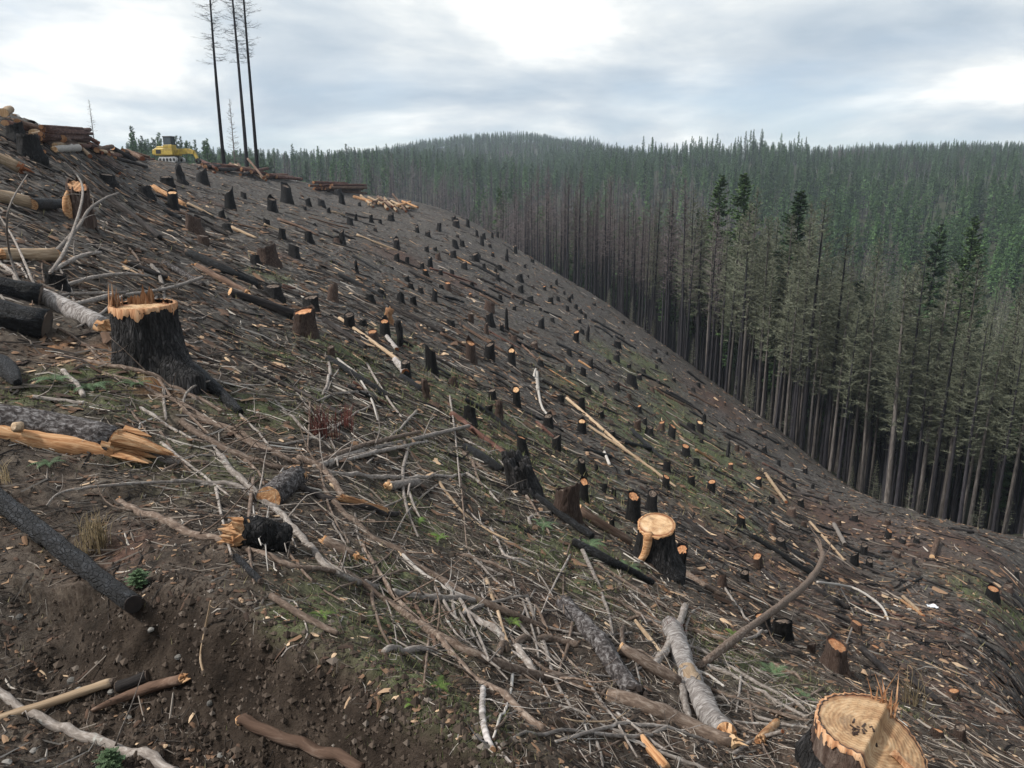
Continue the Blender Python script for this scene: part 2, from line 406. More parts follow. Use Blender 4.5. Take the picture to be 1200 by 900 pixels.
cut_face("orange_cut", [(0.3, (0.19, 0.075, 0.032)), (0.48, (0.36, 0.17, 0.08)), (0.65, (0.50, 0.29, 0.155))], (0.20, 0.06, 0.025))
cut_face("weathered_cut", [(0.3, (0.045, 0.033, 0.026)), (0.5, (0.12, 0.088, 0.068)), (0.65, (0.21, 0.165, 0.13))], (0.03, 0.022, 0.018), 0.10)

def plain(name, stops, scale, rough=0.9, bump=0.02, spec=0.2, vary=(0.7, 1.3)):
    m = Mat(name, rough, spec); n = m.noise(m.coord((1, 1, 1)), scale, 5, 0.6)
    m.color(m.vary(m.ramp(n, stops), *vary))
    if bump: m.bump(n, 0.5, bump)
    M[name] = m.m
plain("stone_grey", [(0.35, (0.09, 0.085, 0.078)), (0.65, (0.24, 0.225, 0.205))], 9)
plain("fern_leaf", [(0.3, (0.045, 0.078, 0.035)), (0.7, (0.10, 0.15, 0.075))], 12, 0.6, 0)
plain("herb_leaf", [(0.3, (0.06, 0.11, 0.02)), (0.7, (0.13, 0.20, 0.04))], 8, 0.6, 0)
plain("dry_grass", [(0.3, (0.17, 0.125, 0.07)), (0.7, (0.38, 0.30, 0.18))], 3, 0.8, 0)
plain("red_twig", [(0.3, (0.07, 0.022, 0.02)), (0.7, (0.15, 0.055, 0.045))], 4, 0.7, 0)
plain("yellow_paint", [(0.35, (0.30, 0.21, 0.05)), (0.6, (0.52, 0.37, 0.06))], 2.2, 0.55, 0, 0.5, (1, 1))
plain("machine_black", [(0.3, (0.012, 0.012, 0.013)), (0.7, (0.035, 0.033, 0.032))], 3, 0.6, 0, 0.4, (1, 1))
plain("machine_grey", [(0.3, (0.30, 0.31, 0.31)), (0.7, (0.52, 0.52, 0.51))], 2, 0.6, 0, 0.4, (1, 1))
plain("cab_glass", [(0.3, (0.02, 0.03, 0.035)), (0.7, (0.05, 0.065, 0.075))], 1, 0.08, 0, 0.8, (1, 1))
plain("white_plastic", [(0.3, (0.62, 0.66, 0.72)), (0.7, (0.8, 0.8, 0.8))], 4, 0.5, 0)
def stuff_mat(name, stops, rough=0.9):
    m = Mat(name, rough, 0.2); a = m.attr("tone")
    m.color(m.ramp(a.outputs["Fac"], stops)); M[name] = m.m
stuff_mat("twig_mix", [(0.0, (0.012, 0.010, 0.010)), (0.35, (0.055, 0.045, 0.038)), (0.65, (0.22, 0.185, 0.155)), (1.0, (0.50, 0.46, 0.41))])
stuff_mat("chip_mix", [(0.0, (0.022, 0.016, 0.013)), (0.35, (0.085, 0.052, 0.036)), (0.65, (0.21, 0.125, 0.075)), (1.0, (0.50, 0.36, 0.235))])
stuff_mat("grass_mix", [(0.0, (0.055, 0.075, 0.022)), (0.5, (0.12, 0.125, 0.055)), (1.0, (0.27, 0.225, 0.13))])
stuff_mat("pebble_mix", [(0.0, (0.032, 0.023, 0.017)), (0.5, (0.085, 0.064, 0.049)), (1.0, (0.24, 0.215, 0.19))])
def needle_mat(name, stops):
    m = Mat(name, 0.75, 0.2); n = m.noise(m.coord((1, 1, 1)), 0.9, 4, 0.7)
    c = m.vary(m.ramp(n, stops), 0.6, 1.4); m.color(c); M[name] = m.m
needle_mat("green_needles", [(0.3, (0.028, 0.058, 0.026)), (0.5, (0.050, 0.092, 0.038)), (0.7, (0.085, 0.13, 0.052))])
needle_mat("bright_needles", [(0.3, (0.040, 0.072, 0.028)), (0.5, (0.068, 0.112, 0.042)), (0.7, (0.105, 0.15, 0.06))])
needle_mat("far_needles", [(0.3, (0.042, 0.094, 0.036)), (0.5, (0.078, 0.148, 0.052)), (0.7, (0.135, 0.205, 0.075))])
needle_mat("olive_twigs", [(0.3, (0.088, 0.098, 0.064)), (0.5, (0.140, 0.150, 0.102)), (0.7, (0.21, 0.215, 0.155))])
needle_mat("plum_twigs", [(0.3, (0.080, 0.064, 0.064)), (0.5, (0.130, 0.106, 0.102)), (0.7, (0.19, 0.16, 0.148))])
needle_mat("black_twigs", [(0.3, (0.02, 0.018, 0.018)), (0.7, (0.05, 0.045, 0.045))])

# ground: dark burnt soil, ash, litter, moss (attributes hold where plants and bark litter lie, and the bank's painted shade)
g = Mat("burnt_ground", 0.95, 0.12)
v = g.coord((1, 1, 1), shift=False)
n1 = g.noise(v, 0.55, 8, 0.62, 0.3); n2 = g.noise(v, 4.5, 8, 0.7); n3 = g.noise(v, 38, 5, 0.7)
soil = g.ramp(n2, [(0.34, (0.012, 0.009, 0.007)), (0.46, (0.050, 0.036, 0.028)), (0.58, (0.105, 0.080, 0.062)), (0.72, (0.21, 0.17, 0.135))])
ash = g.ramp(n2, [(0.34, (0.010, 0.0095, 0.010)), (0.46, (0.050, 0.046, 0.044)), (0.62, (0.160, 0.148, 0.138))])
c = g.mix(g.attr("ash").outputs["Fac"], soil, ash)
c = g.mix(g.ramp(n1, [(0.36, 0.0), (0.62, 0.55)]), c, g.ramp(n3, [(0.35, (0.02, 0.017, 0.015)), (0.55, (0.088, 0.078, 0.064)), (0.7, (0.21, 0.19, 0.155))]))
redlit = g.ramp(n3, [(0.3, (0.035, 0.018, 0.014)), (0.55, (0.11, 0.058, 0.043)), (0.72, (0.22, 0.13, 0.09))])
c = g.mix(g.math('MULTIPLY', g.attr("red").outputs["Fac"], g.ramp(n2, [(0.38, 0.15), (0.6, 0.9)]), True), c, redlit)
moss = g.ramp(n3, [(0.3, (0.045, 0.055, 0.024)), (0.52, (0.110, 0.125, 0.060)), (0.72, (0.20, 0.205, 0.115))])
c = g.mix(g.math('MULTIPLY', g.attr("moss").outputs["Fac"], g.ramp(n2, [(0.36, 0.05), (0.56, 0.95)]), True), c, moss)
saw = g.ramp(n3, [(0.3, (0.16, 0.07, 0.03)), (0.6, (0.36, 0.19, 0.095))])
c = g.mix(g.math('MULTIPLY', g.attr("sawdust").outputs["Fac"], g.ramp(n2, [(0.38, 0.1), (0.5, 1.0)]), True), c, saw)
c = g.mix(g.attr("woods").outputs["Fac"], c, g.ramp(n2, [(0.3, (0.02, 0.024, 0.012)), (0.7, (0.055, 0.06, 0.035))]))
c = g.mix(g.attr("dug").outputs["Fac"], c, g.ramp(n2, [(0.3, (0.012, 0.009, 0.007)), (0.5, (0.034, 0.025, 0.019)), (0.72, (0.085, 0.065, 0.05))]))  # moist dug humus, darkened so the bank's deep shade is painted into it
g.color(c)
g.bump(g.math('ADD', n2, g.math('MULTIPLY', n3, 0.5)), 0.9, 0.05)
M["burnt_ground"] = g.m

# ------------------------------------------------------------------ mesh helpers
class MB:
    """Collects polygons, then links them as one mesh object."""
    def __init__(self): self.v, self.f, self.m, self.n, self.t = [], [], [], 0, []
    def add(self, verts, faces, mi=0, tone=None):
        verts = np.asarray(verts, float).reshape(-1, 3)
        for f in faces:
            f = np.asarray(f, int)
            if f.size: self.f.append(f + self.n); self.m.append(np.full(len(f), mi, int))
        self.v.append(verts); self.n += len(verts)
        if tone is not None: self.t.append(np.broadcast_to(np.asarray(tone, float), (len(verts),)))
    def mesh(self, name, mats, smooth=True):
        me = bpy.data.meshes.new(name)
        V = np.concatenate(self.v) if self.v else np.zeros((0, 3))
        me.vertices.add(len(V)); me.vertices.foreach_set("co", V.ravel())
        sizes = np.concatenate([np.full(len(f), f.shape[1], int) for f in self.f])
        loops = np.concatenate([f.ravel() for f in self.f])
        me.loops.add(len(loops)); me.loops.foreach_set("vertex_index", loops.astype(np.int32))
        starts = np.concatenate([[0], np.cumsum(sizes)[:-1]])
        me.polygons.add(len(sizes)); me.polygons.foreach_set("loop_start", starts.astype(np.int32))
        me.polygons.foreach_set("loop_total", sizes.astype(np.int32))
        me.polygons.foreach_set("material_index", np.concatenate(self.m).astype(np.int32))
        me.polygons.foreach_set("use_smooth", np.full(len(sizes), smooth))
        for k in ([mats] if isinstance(mats, str) else mats): me.materials.append(M[k])
        if self.t:
            at = me.attributes.new("tone", 'FLOAT', 'POINT'); at.data.foreach_set("value", np.concatenate(self.t))
        me.update(calc_edges=True); me.validate()
        return me
def link(name, me, parent=None, loc=None, rot=None, scale=None):
    o = bpy.data.objects.new(name, me); COL.objects.link(o)
    if parent is not None: o.parent = parent
    if loc is not None: o.location = loc
    if rot is not None: o.rotation_euler = rot
    if scale is not None: o.scale = scale
    return o
def tag(o, label=None, cat=None, group=None, kind=None):
    if label: o["label"] = label
    if cat: o["category"] = cat
    if group: o["group"] = group
    if kind: o["kind"] = kind
    return o
def frame_x(d):
    """Rotation matrix whose x axis is d and whose z axis points up as far as it can."""
    x = Vector(d).normalized(); up = Vector((0, 0, 1))
    if abs(x.z) > 0.98: up = Vector((0, 1, 0))
    y = up.cross(x).normalized(); z = x.cross(y)
    return Matrix((x, y, z)).transposed()
def smooth_line(P, R, n):
    P = np.asarray(P, float); R = np.asarray(R, float)
    if len(P) == 2:
        t = np.linspace(0, 1, n)[:, None]; return P[0] * (1 - t) + P[1] * t, R[0] + (R[1] - R[0]) * t[:, 0]
    seg = np.concatenate([[0], np.cumsum(np.linalg.norm(np.diff(P, axis=0), axis=1) + 1e-6)])
    s = np.linspace(0, seg[-1], n); k = np.clip(np.searchsorted(seg, s, 'right') - 1, 0, len(P) - 2)
    t = ((s - seg[k]) / (seg[k + 1] - seg[k]))[:, None]
    g = lambda i: P[np.clip(i, 0, len(P) - 1)]
    p0, p1, p2, p3 = g(k - 1), g(k), g(k + 1), g(k + 2)
    C = 0.5 * (2 * p1 + (p2 - p0) * t + (2 * p0 - 5 * p1 + 4 * p2 - p3) * t * t + (3 * p1 - p0 - 3 * p2 + p3) * t ** 3)
    return C, np.interp(s, seg, R)
def tube_geo(C, R, sides=8, rough=0.08, seed=0, cap=True, stretch=None):
    """Vertices and faces of a tube along C with uneven surface."""
    r_ = np.random.default_rng(seed); n = len(C)
    T = np.gradient(C, axis=0); T /= np.linalg.norm(T, axis=1)[:, None] + 1e-9
    ref = np.array([0, 0, 1.0]) if abs(T[:, 2]).mean() < 0.8 else np.array([1.0, 0, 0])
    B = np.cross(T, ref); B /= np.linalg.norm(B, axis=1)[:, None] + 1e-9; Nn = np.cross(B, T)
    th = np.linspace(0, 2 * np.pi, sides, endpoint=False)
    kk = np.arange(n)
    rad = R[:, None] * (1 + rough * (r_.normal(0, 1, (n, sides)) * 0.5 + pnoise(kk[:, None] * 0.35 + seed * 1.7, np.cos(th)[None] * 1.3 + seed) * 1.6))
    V = C[:, None] + (np.cos(th)[None, :, None] * B[:, None] + np.sin(th)[None, :, None] * Nn[:, None]) * rad[..., None]
    i, j = np.meshgrid(np.arange(n - 1), np.arange(sides), indexing='ij'); j2 = (j + 1) % sides
    Q = np.stack([i * sides + j, i * sides + j2, (i + 1) * sides + j2, (i + 1) * sides + j], -1).reshape(-1, 4)
    V = V.reshape(-1, 3); faces = [Q]
    if cap:
        V = np.concatenate([V, C[:1], C[-1:]]); a, b = n * sides, n * sides + 1; jj = np.arange(sides); jn = (jj + 1) % sides
        faces += [np.stack([np.full(sides, a), jn, jj], -1), np.stack([np.full(sides, b), (n - 1) * sides + jj, (n - 1) * sides + jn], -1)]
    return V, faces
def end_disc(C, R, at_end, sides=12, seed=0, dome=0.0, jag=0.0, proud=0.004):
    """Cut or broken end of a log: a disc (jagged when broken)."""
    r_ = np.random.default_rng(seed + 50)
    d = (C[-1] - C[-2]) if at_end else (C[0] - C[1]); d = d / (np.linalg.norm(d) + 1e-9)
    c = (C[-1] if at_end else C[0]) + d * proud; R0 = (R[-1] if at_end else R[0])
    ref = np.array([0, 0, 1.0]) if abs(d[2]) < 0.9 else np.array([1.0, 0, 0])
    a = np.cross(d, ref); a /= np.linalg.norm(a); b = np.cross(d, a)
    th = np.linspace(0, 2 * np.pi, sides, endpoint=False); V = [c + d * (dome * R0 + jag * R0 * r_.uniform(0, 1))]
    rings = (0.45, 0.95) if jag else (0.5, 0.97)
    for k, q in enumerate(rings):
        for t in th: V.append(c + (np.cos(t) * a + np.sin(t) * b) * R0 * q + d * (jag * R0 * r_.uniform(-0.2, 1.0) * (1.0 if k == 0 else 0.5) + dome * R0 * (1 - q)))
    for t in th: V.append(c + (np.cos(t) * a + np.sin(t) * b) * R0 * 0.97 - d * (0.5 * R0 if jag else 0.01))
    j = np.arange(sides); jn = (j + 1) % sides
    F = [np.stack([np.zeros(sides, int), 1 + j, 1 + jn], -1)]
    for k in range(2): F.append(np.stack([1 + k * sides + j, 1 + (k + 1) * sides + j, 1 + (k + 1) * sides + jn, 1 + k * sides + jn], -1))
    return np.array(V), F

# ------------------------------------------------------------------ the ground
def blob(spots, x, y):
    """Soft patches given as (pixel x, pixel y, pixel radius)."""
    out = np.zeros(x.shape)
    s = np.array(spots, float); w = ground(s[:, 0], s[:, 1]); d = depth_of(w)
    for (cx, cy, cz), dd, rr in zip(w, d, s[:, 2]):
        R = rr * dd / FPX
        out = np.maximum(out, np.exp(-((x - cx) ** 2 + ((y - cy) * 0.55) ** 2) / (R * R)))
    return out
MOSS = [(450,450,70),(550,480,70),(620,540,70),(660,580,60),(760,520,60),(820,520,60),(700,470,50),(800,570,50),(500,530,60),(640,660,60),(870,770,60),(460,740,70),(420,425,50),(470,470,50),(560,500,45),(610,560,50),(640,520,35),(580,480,30),(670,640,50),(630,620,45),(720,660,40),(540,455,40),(370,470,50),(300,480,50),
        (780,470,35),(800,500,40),(830,540,40),(760,430,25),(850,560,30),(720,420,25),(420,720,60),(470,780,60),(520,830,55),(380,700,40),(450,680,50),(560,860,40),(500,720,60),
        (840,760,50),(880,790,50),(930,790,40),(1180,715,35),(1140,700,25),(315,322,20),(470,400,25),(440,440,30),(100,450,50),(60,460,40),(160,480,40),(250,560,40),(190,520,35),
        (330,420,30),(700,560,30),(600,600,40),(690,700,40),(350,720,30),(880,620,18),(1060,830,25),(480,600,40),(560,570,40)]
RED = [(960,600,60),(1020,620,60),(1080,650,60),(1140,640,60),(900,560,40),(1000,680,60),(1060,730,60),(950,720,50),(1100,760,60),(1180,760,60),(870,650,50),(930,680,50),(1120,820,60),(820,600,40),(780,460,25),(840,470,30),(470,300,30),(540,330,25),(330,300,20),(250,240,16),(660,450,20),(80,160,25),(120,185,20),(330,205,12),(150,640,40),(620,700,40),(650,690,30)]
SAW = [(110,425,26),(135,415,20),(60,405,14),(185,455,20),(150,408,14),(780,690,8),(560,370,8),(570,398,8),(450,400,8)]
gx, gy = GX, GY
att = {"moss": np.clip(blob(MOSS, gx, gy) * (0.65 + 0.9 * fbm(gx / 1.3, gy / 1.3, 3)) * 2.0, 0, 1),
       "red": np.clip(blob(RED, gx, gy), 0, 1), "sawdust": np.clip(blob(SAW, gx, gy), 0, 1),
       "ash": np.clip(sstep(6, 20, GR) * 0.85 + 0.3 * fbm(gx / 6, gy / 6, 3), 0, 1),
       "dug": (1 - sstep(3.4, 4.6, GR)) * sstep(-0.12, 0.04, lip_signed(gx, gy) + 0.10 * fbm(gx / 0.35, gy / 0.35, 3)) * (1 - sstep(0.35, 0.75, lip_signed(gx, gy) + 0.2 * fbm(gx / .5, gy / .5, 3))),  # mask along the bank lip for its painted shade and dug humus
       "woods": sstep(1.0, 1.08, GR / edge_r(GA))}
nr, na = GX.shape
V = np.stack([GX, GY, GZ], -1).reshape(-1, 3)
i, j = np.meshgrid(np.arange(nr - 1), np.arange(na - 1), indexing='ij')
Q = np.stack([i * na + j, i * na + j + 1, (i + 1) * na + j + 1, (i + 1) * na + j], -1).reshape(-1, 4)[:, ::-1]
seam = np.stack([np.arange(nr - 1) * na + na - 1, np.arange(nr - 1) * na, np.arange(1, nr) * na, np.arange(1, nr) * na + na - 1], -1)[:, ::-1]
# the two seam columns share a bearing, so the last strip is only closed where they differ
tb = MB(); tb.add(V, [Q, np.stack([np.full(na - 2, 0), np.arange(1, na - 1), np.arange(2, na)], -1)])
gm = tb.mesh("ground", "burnt_ground")
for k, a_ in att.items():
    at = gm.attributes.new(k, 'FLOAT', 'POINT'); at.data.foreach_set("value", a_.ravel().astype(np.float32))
ground_obj = tag(link("ground", gm), "burnt logged hillside of dark soil, ash and litter", "ground", kind="structure")

# ------------------------------------------------------------------ stumps
def stump_mesh(seed, sides, rings, flare=0.5, lobes=5, tilt=0.12, jag=0.03, groove=0.06, split=0.0, cut_mat="weathered_cut", wall_mat="charred_bark", rim=0.9):
    """Unit stump: radius about 1 at the top, height 1, roots flaring and running below the ground. Returns wall mesh, cut-face mesh."""
    r_ = np.random.default_rng(seed); th = np.linspace(0, 2 * np.pi, sides, endpoint=False)
    ph = r_.uniform(0, 6.28, 4); td = r_.uniform(0, 6.28)
    oval = 1 + 0.07 * np.cos(2 * (th - ph[0])) + 0.04 * np.cos(3 * (th - ph[1]))
    lob = np.clip(np.cos(lobes * th + ph[2]) * 0.6 + 0.5 * np.cos((lobes - 2) * th + ph[3]), -0.6, 1.2)
    gr = r_.normal(0, 1, sides)
    zs = np.concatenate([[-0.7, -0.3], np.linspace(0, 1, rings)])
    W = []
    topz = 1 + tilt * np.cos(th - td) + jag * np.abs(r_.normal(0, 1, sides)) + split * np.clip(np.cos(th - td) - 0.55, 0, 1) * 2.0 * r_.uniform(0.2, 1, sides)
    for z in zs:
        f = flare * (1 - min(max(z, 0), 1)) ** 2.4 * (1 + 0.75 * lob)
        if z < 0: f = f * (1 + 0.5 * -z)
        rad = oval * (1 + f) + groove * gr * (0.7 + 0.5 * r_.normal(0, 1, sides)) + 0.03 * pnoise(np.cos(th) * 2 + seed, np.sin(th) * 2 + z * 5)
        zz_ = z * topz if z > 0 else np.full(sides, z)
        W.append(np.stack([np.cos(th) * rad, np.sin(th) * rad, zz_], -1))
    last = W[-1]
    W.append(np.stack([last[:, 0] * rim, last[:, 1] * rim, last[:, 2] - 0.005], -1))
    W.append(np.stack([last[:, 0] * rim * 0.98, last[:, 1] * rim * 0.98, last[:, 2] - 0.12], -1))
    n = len(W); V = np.concatenate(W)
    i, j = np.meshgrid(np.arange(n - 1), np.arange(sides), indexing='ij'); j2 = (j + 1) % sides
    wall = MB(); wall.add(V, [np.stack([i * sides + j, i * sides + j2, (i + 1) * sides + j2, (i + 1) * sides + j], -1).reshape(-1, 4)])
    face = MB(); F = [np.array([[0, 0, 1.0 + 0.0]])]
    cz = 1 + 0 * th + tilt * np.cos(th - td)
    for q in (0.45, 0.8, 1.0):
        F.append(np.stack([last[:, 0] * rim * 0.995 * q, last[:, 1] * rim * 0.995 * q, 1 + (cz - 1) * q - 0.02 + r_.normal(0, 0.006, sides)], -1))
    FV = np.concatenate(F); j = np.arange(sides); jn = (j + 1) % sides
    fs = [np.stack([np.zeros(sides, int), 1 + j, 1 + jn], -1)] + [np.stack([1 + k * sides + j, 1 + (k + 1) * sides + j, 1 + (k + 1) * sides + jn, 1 + k * sides + jn], -1) for k in (0, 1)]
    face.add(FV, fs)
    return wall.mesh("stump_wall", wall_mat), face.mesh("cut_face", cut_mat, smooth=False)
CUTS = {"F": "orange_cut", "P": "fresh_cut", "D": "weathered_cut"}
STUMP_LIB = {}
for wm, wk in (("charred_bark", "c"), ("brown_bark", "b")):
    for ck in "FPD":
        STUMP_LIB[wk + ck + "s"] = [stump_mesh(40 + s * 7, 12, 4, 0.22 + 0.08 * (s % 3), 4 + s % 2, 0.14, 0.05, 0.05, 0.25 * (s % 3 == 1), CUTS[ck], wm) for s in range(5)]
        STUMP_LIB[wk + ck + "m"] = [stump_mesh(90 + s * 5, 30, 9, 0.25 + 0.1 * (s % 3), 4 + s % 3, 0.12, 0.05, 0.06, 0.22 * (s % 2), CUTS[ck], wm) for s in range(4)]
STUMPS = []           # (object, pixel x, pixel y of its middle, look words)
def put_stump(px, py, w, h, cut="D", wallk="c", big=None, lean=None, name="stump", i=0):
    p = ground([px], [py])[0]; d = float(depth_of(p)); R = 0.5 * w * d / FPX; Hh = h * d / FPX
    gx_, gy_ = slope_dir(p[0], p[1])
    key = wallk + cut + ("m" if (w >= 14 if big is None else big) else "s")
    wm, fm = STUMP_LIB[key][(int(px) * 7 + int(py) * 3 + i) % len(STUMP_LIB[key])]
    root = bpy.data.objects.new(name, None); COL.objects.link(root)
    root.empty_display_size = 0.2
    # the visible near edge of the base sits on the ground; the middle is a radius further on
    q = p.copy(); nrm = np.hypot(q[0], q[1]); q[:2] *= (nrm + 0.6 * R) / nrm; q[2] = H(q[0], q[1])
    Hh = max(Hh, 0.25 * R)
    root.location = q; rz = random.uniform(0, 6.28); ln = lean if lean else (random.gauss(0, 0.05), random.gauss(0, 0.05))
    root.rotation_euler = (ln[0], ln[1], rz)
    link("trunk_base", wm, root, scale=(R, R, Hh)); link("cut_face", fm, root, scale=(R, R, Hh))
    STUMPS.append([root, px, py - h / 2, cut, wallk, R, Hh]); return root

# (pixel x, pixel y of base, width, height, cut, bark) read off the photograph
SL = """203 246 12 19 P c;270 245 11 18 D c;286 233 6 7 D c;336 238 11 19 D c;319 248 10 14 D c;362 242 6 8 D c;377 242 8 7 D c;238 216 13 13 D c;227 272 16 17 F b;239 286 12 9 D b
313 266 7 8 D c;260 255 7 7 D c;266 271 10 7 D c;314 310 20 18 D b;299 310 9 9 P c;331 280 8 11 D c;362 284 8 11 D c;345 302 11 13 D c;395 284 9 6 D c;396 229 8 7 D c;170 229 13 9 D c;196 217 14 9 D c
401 239 6 9 D c;402 287 6 15 D c;395 286 7 6 D b;465 292 6 11 D c;465 306 6 7 D c;477 308 5 6 D c;458 259 7 7 D c;435 261 4 8 D c;410 263 7 7 D c;417 259 3 7 D c
514 271 6 8 D c;501 277 6 5 D c;489 273 4 7 D c;534 266 7 7 D c;532 260 5 6 D c;548 266 4 7 D c;534 291 6 8 D c;542 289 5 7 D c;500 295 5 6 D c;510 294 4 4 D c;531 302 7 7 D c;513 304 6 6 D b
565 288 4 10 D c;574 290 4 4 D c;567 280 4 6 D c;557 306 8 8 D c;562 303 3 5 D c;544 315 7 7 D c;567 315 4 5 D c;504 314 6 9 D c;495 316 5 8 D c;477 330 6 6 D c;493 344 5 7 D c;509 354 6 14 P c;525 341 7 9 F b
517 338 5 4 D c;470 356 8 10 D c;484 357 7 8 D c;433 353 11 7 D c;447 348 8 7 D c;586 317 5 6 D c;581 319 3 4 D c;583 329 4 8 D c;594 306 4 6 D c;604 297 4 9 D c;559 277 3 6 D c;577 279 3 5 D c;583 278 3 5 D c
610 343 6 7 D c;609 330 7 7 F c;573 365 11 11 F b;574 382 8 13 F c;570 391 5 11 D b;588 388 5 8 D c;612 358 5 5 D c;390 353 11 15 D b;410 385 12 16 D c;451 395 10 18 F c;437 400 12 11 F b;425 382 8 6 D c;528 382 9 6 D c
634 385 7 9 F c;621 354 7 6 D c;645 355 6 6 D c;654 353 4 5 D c;667 354 4 6 D c;670 350 3 5 D c;665 365 4 6 F c;675 362 4 4 D c;680 367 4 4 D c;647 377 5 4 D c;675 400 6 11 F c;682 391 5 5 D c;667 417 6 8 D c;692 431 5 9 D c
683 440 6 8 D c;666 436 6 7 D c;633 429 6 6 D c;626 408 8 6 D b;723 407 8 7 D c;722 423 7 7 D c;713 426 6 4 D c;724 415 4 4 D c;737 432 5 5 D c;754 437 5 5 D c;749 445 6 6 D c;740 452 11 12 P c;723 458 7 8 D c
767 413 5 4 D c;772 424 5 4 D c;782 402 4 4 D c;818 453 5 4 D c;812 458 5 3 D c;797 404 4 3 D c;624 308 4 4 D c;646 338 3 5 D c;652 334 3 6 D c;638 340 4 4 F c;696 358 4 3 D c;730 379 4 3 D c;686 373 3 5 D c;615 314 3 4 D c;636 306 3 3 D c;661 345 3 4 D c
357 392 26 24 F b;365 366 18 17 D c;320 349 18 12 D c;388 416 8 9 D b;506 438 12 25 F c;476 440 11 15 D c;552 425 11 22 F b;573 420 11 15 D c;599 428 8 17 P c;606 477 9 20 P c;551 496 14 18 D c;577 468 9 10 D c;572 486 8 11 D c
613 532 11 19 F c;657 473 8 9 D c;682 481 8 14 P c;642 500 10 12 D c;681 507 9 13 P c;652 527 10 15 D c;682 556 8 17 D c;530 452 8 8 D b;717 512 7 6 D c;787 512 8 13 F c;804 536 9 13 F c;820 506 8 11 P c;825 495 4 8 D c;809 504 10 7 D c
781 553 8 11 D c;780 572 8 13 F c;755 497 5 7 D c;895 511 6 4 D b;876 535 6 5 F b;854 580 8 6 D c;885 593 4 6 D c;866 570 6 5 D c;890 501 6 4 D b;785 462 4 4 D c;822 519 4 4 D c
662 609 25 37 D b;741 612 14 32 F c;763 600 11 22 D c;684 588 10 24 F c;708 577 6 10 D c;719 581 5 9 D c;699 553 4 8 D c;735 555 6 5 D c;717 620 6 12 D c;793 676 14 34 F c
868 618 9 13 F c;904 624 9 10 F b;888 669 11 17 F b;872 680 9 10 D c;846 688 9 14 F b;892 737 19 17 F c;927 606 10 10 D b;1162 702 13 12 F c;1050 653 9 7 D b;1040 615 7 6 D b;1191 678 5 8 D c;1181 693 9 6 D b;1003 742 12 13 F b
978 787 24 31 F b;916 748 20 20 D c;950 765 9 11 D b;1117 818 11 9 F b;1124 866 12 14 D b;1098 866 13 9 F b;1024 766 10 9 F b;126 216 15 10 D c;20 166 17 16 D c;68 340 22 18 D c;300 437 5 6 F b"""
for k, t in enumerate(SL.replace("\n", ";").split(";")):
    q = t.split(); put_stump(float(q[0]), float(q[1]), float(q[2]), float(q[3]), q[4], q[5], i=k)
# smaller ones further off that the photograph only hints at
used = np.array([(s[1], s[2]) for s in STUMPS]); cnt = 0
r_ = np.random.default_rng(21)
POLY = [(350,225),(480,252),(600,300),(700,358),(800,420),(880,490),(960,560),(1080,640),(1000,690),(900,640),(760,540),(620,440),(480,350),(360,270)]
def inside(px, py, poly):
    c = False
    for (x0, y0), (x1, y1) in zip(poly, poly[1:] + poly[:1]):
        if (y0 > py) != (y1 > py) and px < (x1 - x0) * (py - y0) / (y1 - y0) + x0: c = not c
    return c
for _ in range(4000):
    if cnt >= 75: break
    px, py = r_.uniform(340, 1100), r_.uniform(225, 700)
    if not inside(px, py, POLY): continue
    p = ground([px], [py])[0]; d = float(depth_of(p))
    if d < 24 or d > 100 or np.min(np.hypot(used[:, 0] - px, (used[:, 1] - py))) < 5 + 300 / d: continue
    w = FPX * r_.uniform(0.22, 0.36) / d; h = w * r_.uniform(0.6, 1.5)
    put_stump(px, py, w, h, r_.choice(["D", "D", "D", "F"]), r_.choice(["c", "c", "b"]), i=cnt)
    used = np.vstack([used, (px, py)]); cnt += 1

# ---- the individual stumps of the foreground
def hero_base(px, py):
    p = ground([px], [py])[0]; return p, float(depth_of(p))
def splinters(mb, n, r0, r1, a0, a1, z0, hmin, hmax, w, seed, lean=0.1):
    r2 = np.random.default_rng(seed)
    for _ in range(n):
        a = r2.uniform(a0, a1); rr = r2.uniform(r0, r1); h = r2.uniform(hmin, hmax) * r2.uniform(0.4, 1); ww = w * r2.uniform(0.5, 1.4)
        c = np.array([math.cos(a) * rr, math.sin(a) * rr, z0]); t = np.array([-math.sin(a), math.cos(a), 0]); o = np.array([math.cos(a), math.sin(a), 0])
        tip = c + np.array([0, 0, h]) + t * r2.normal(0, lean * h) + o * r2.normal(0, lean * h); dn = np.array([0, 0, -0.05])
        m_ = c * 0.45 + tip * 0.55
        V = [c - t * ww + dn, c + t * ww + dn, c + o * ww * 0.8 + dn, m_ - t * ww * 0.7, m_ + t * ww * 0.7, m_ + o * ww * 0.5, tip]
        mb.add(V, [np.array([[0, 1, 4, 3], [1, 2, 5, 4], [2, 0, 3, 5]]), np.array([[3, 4, 6], [4, 5, 6], [5, 3, 6]])])
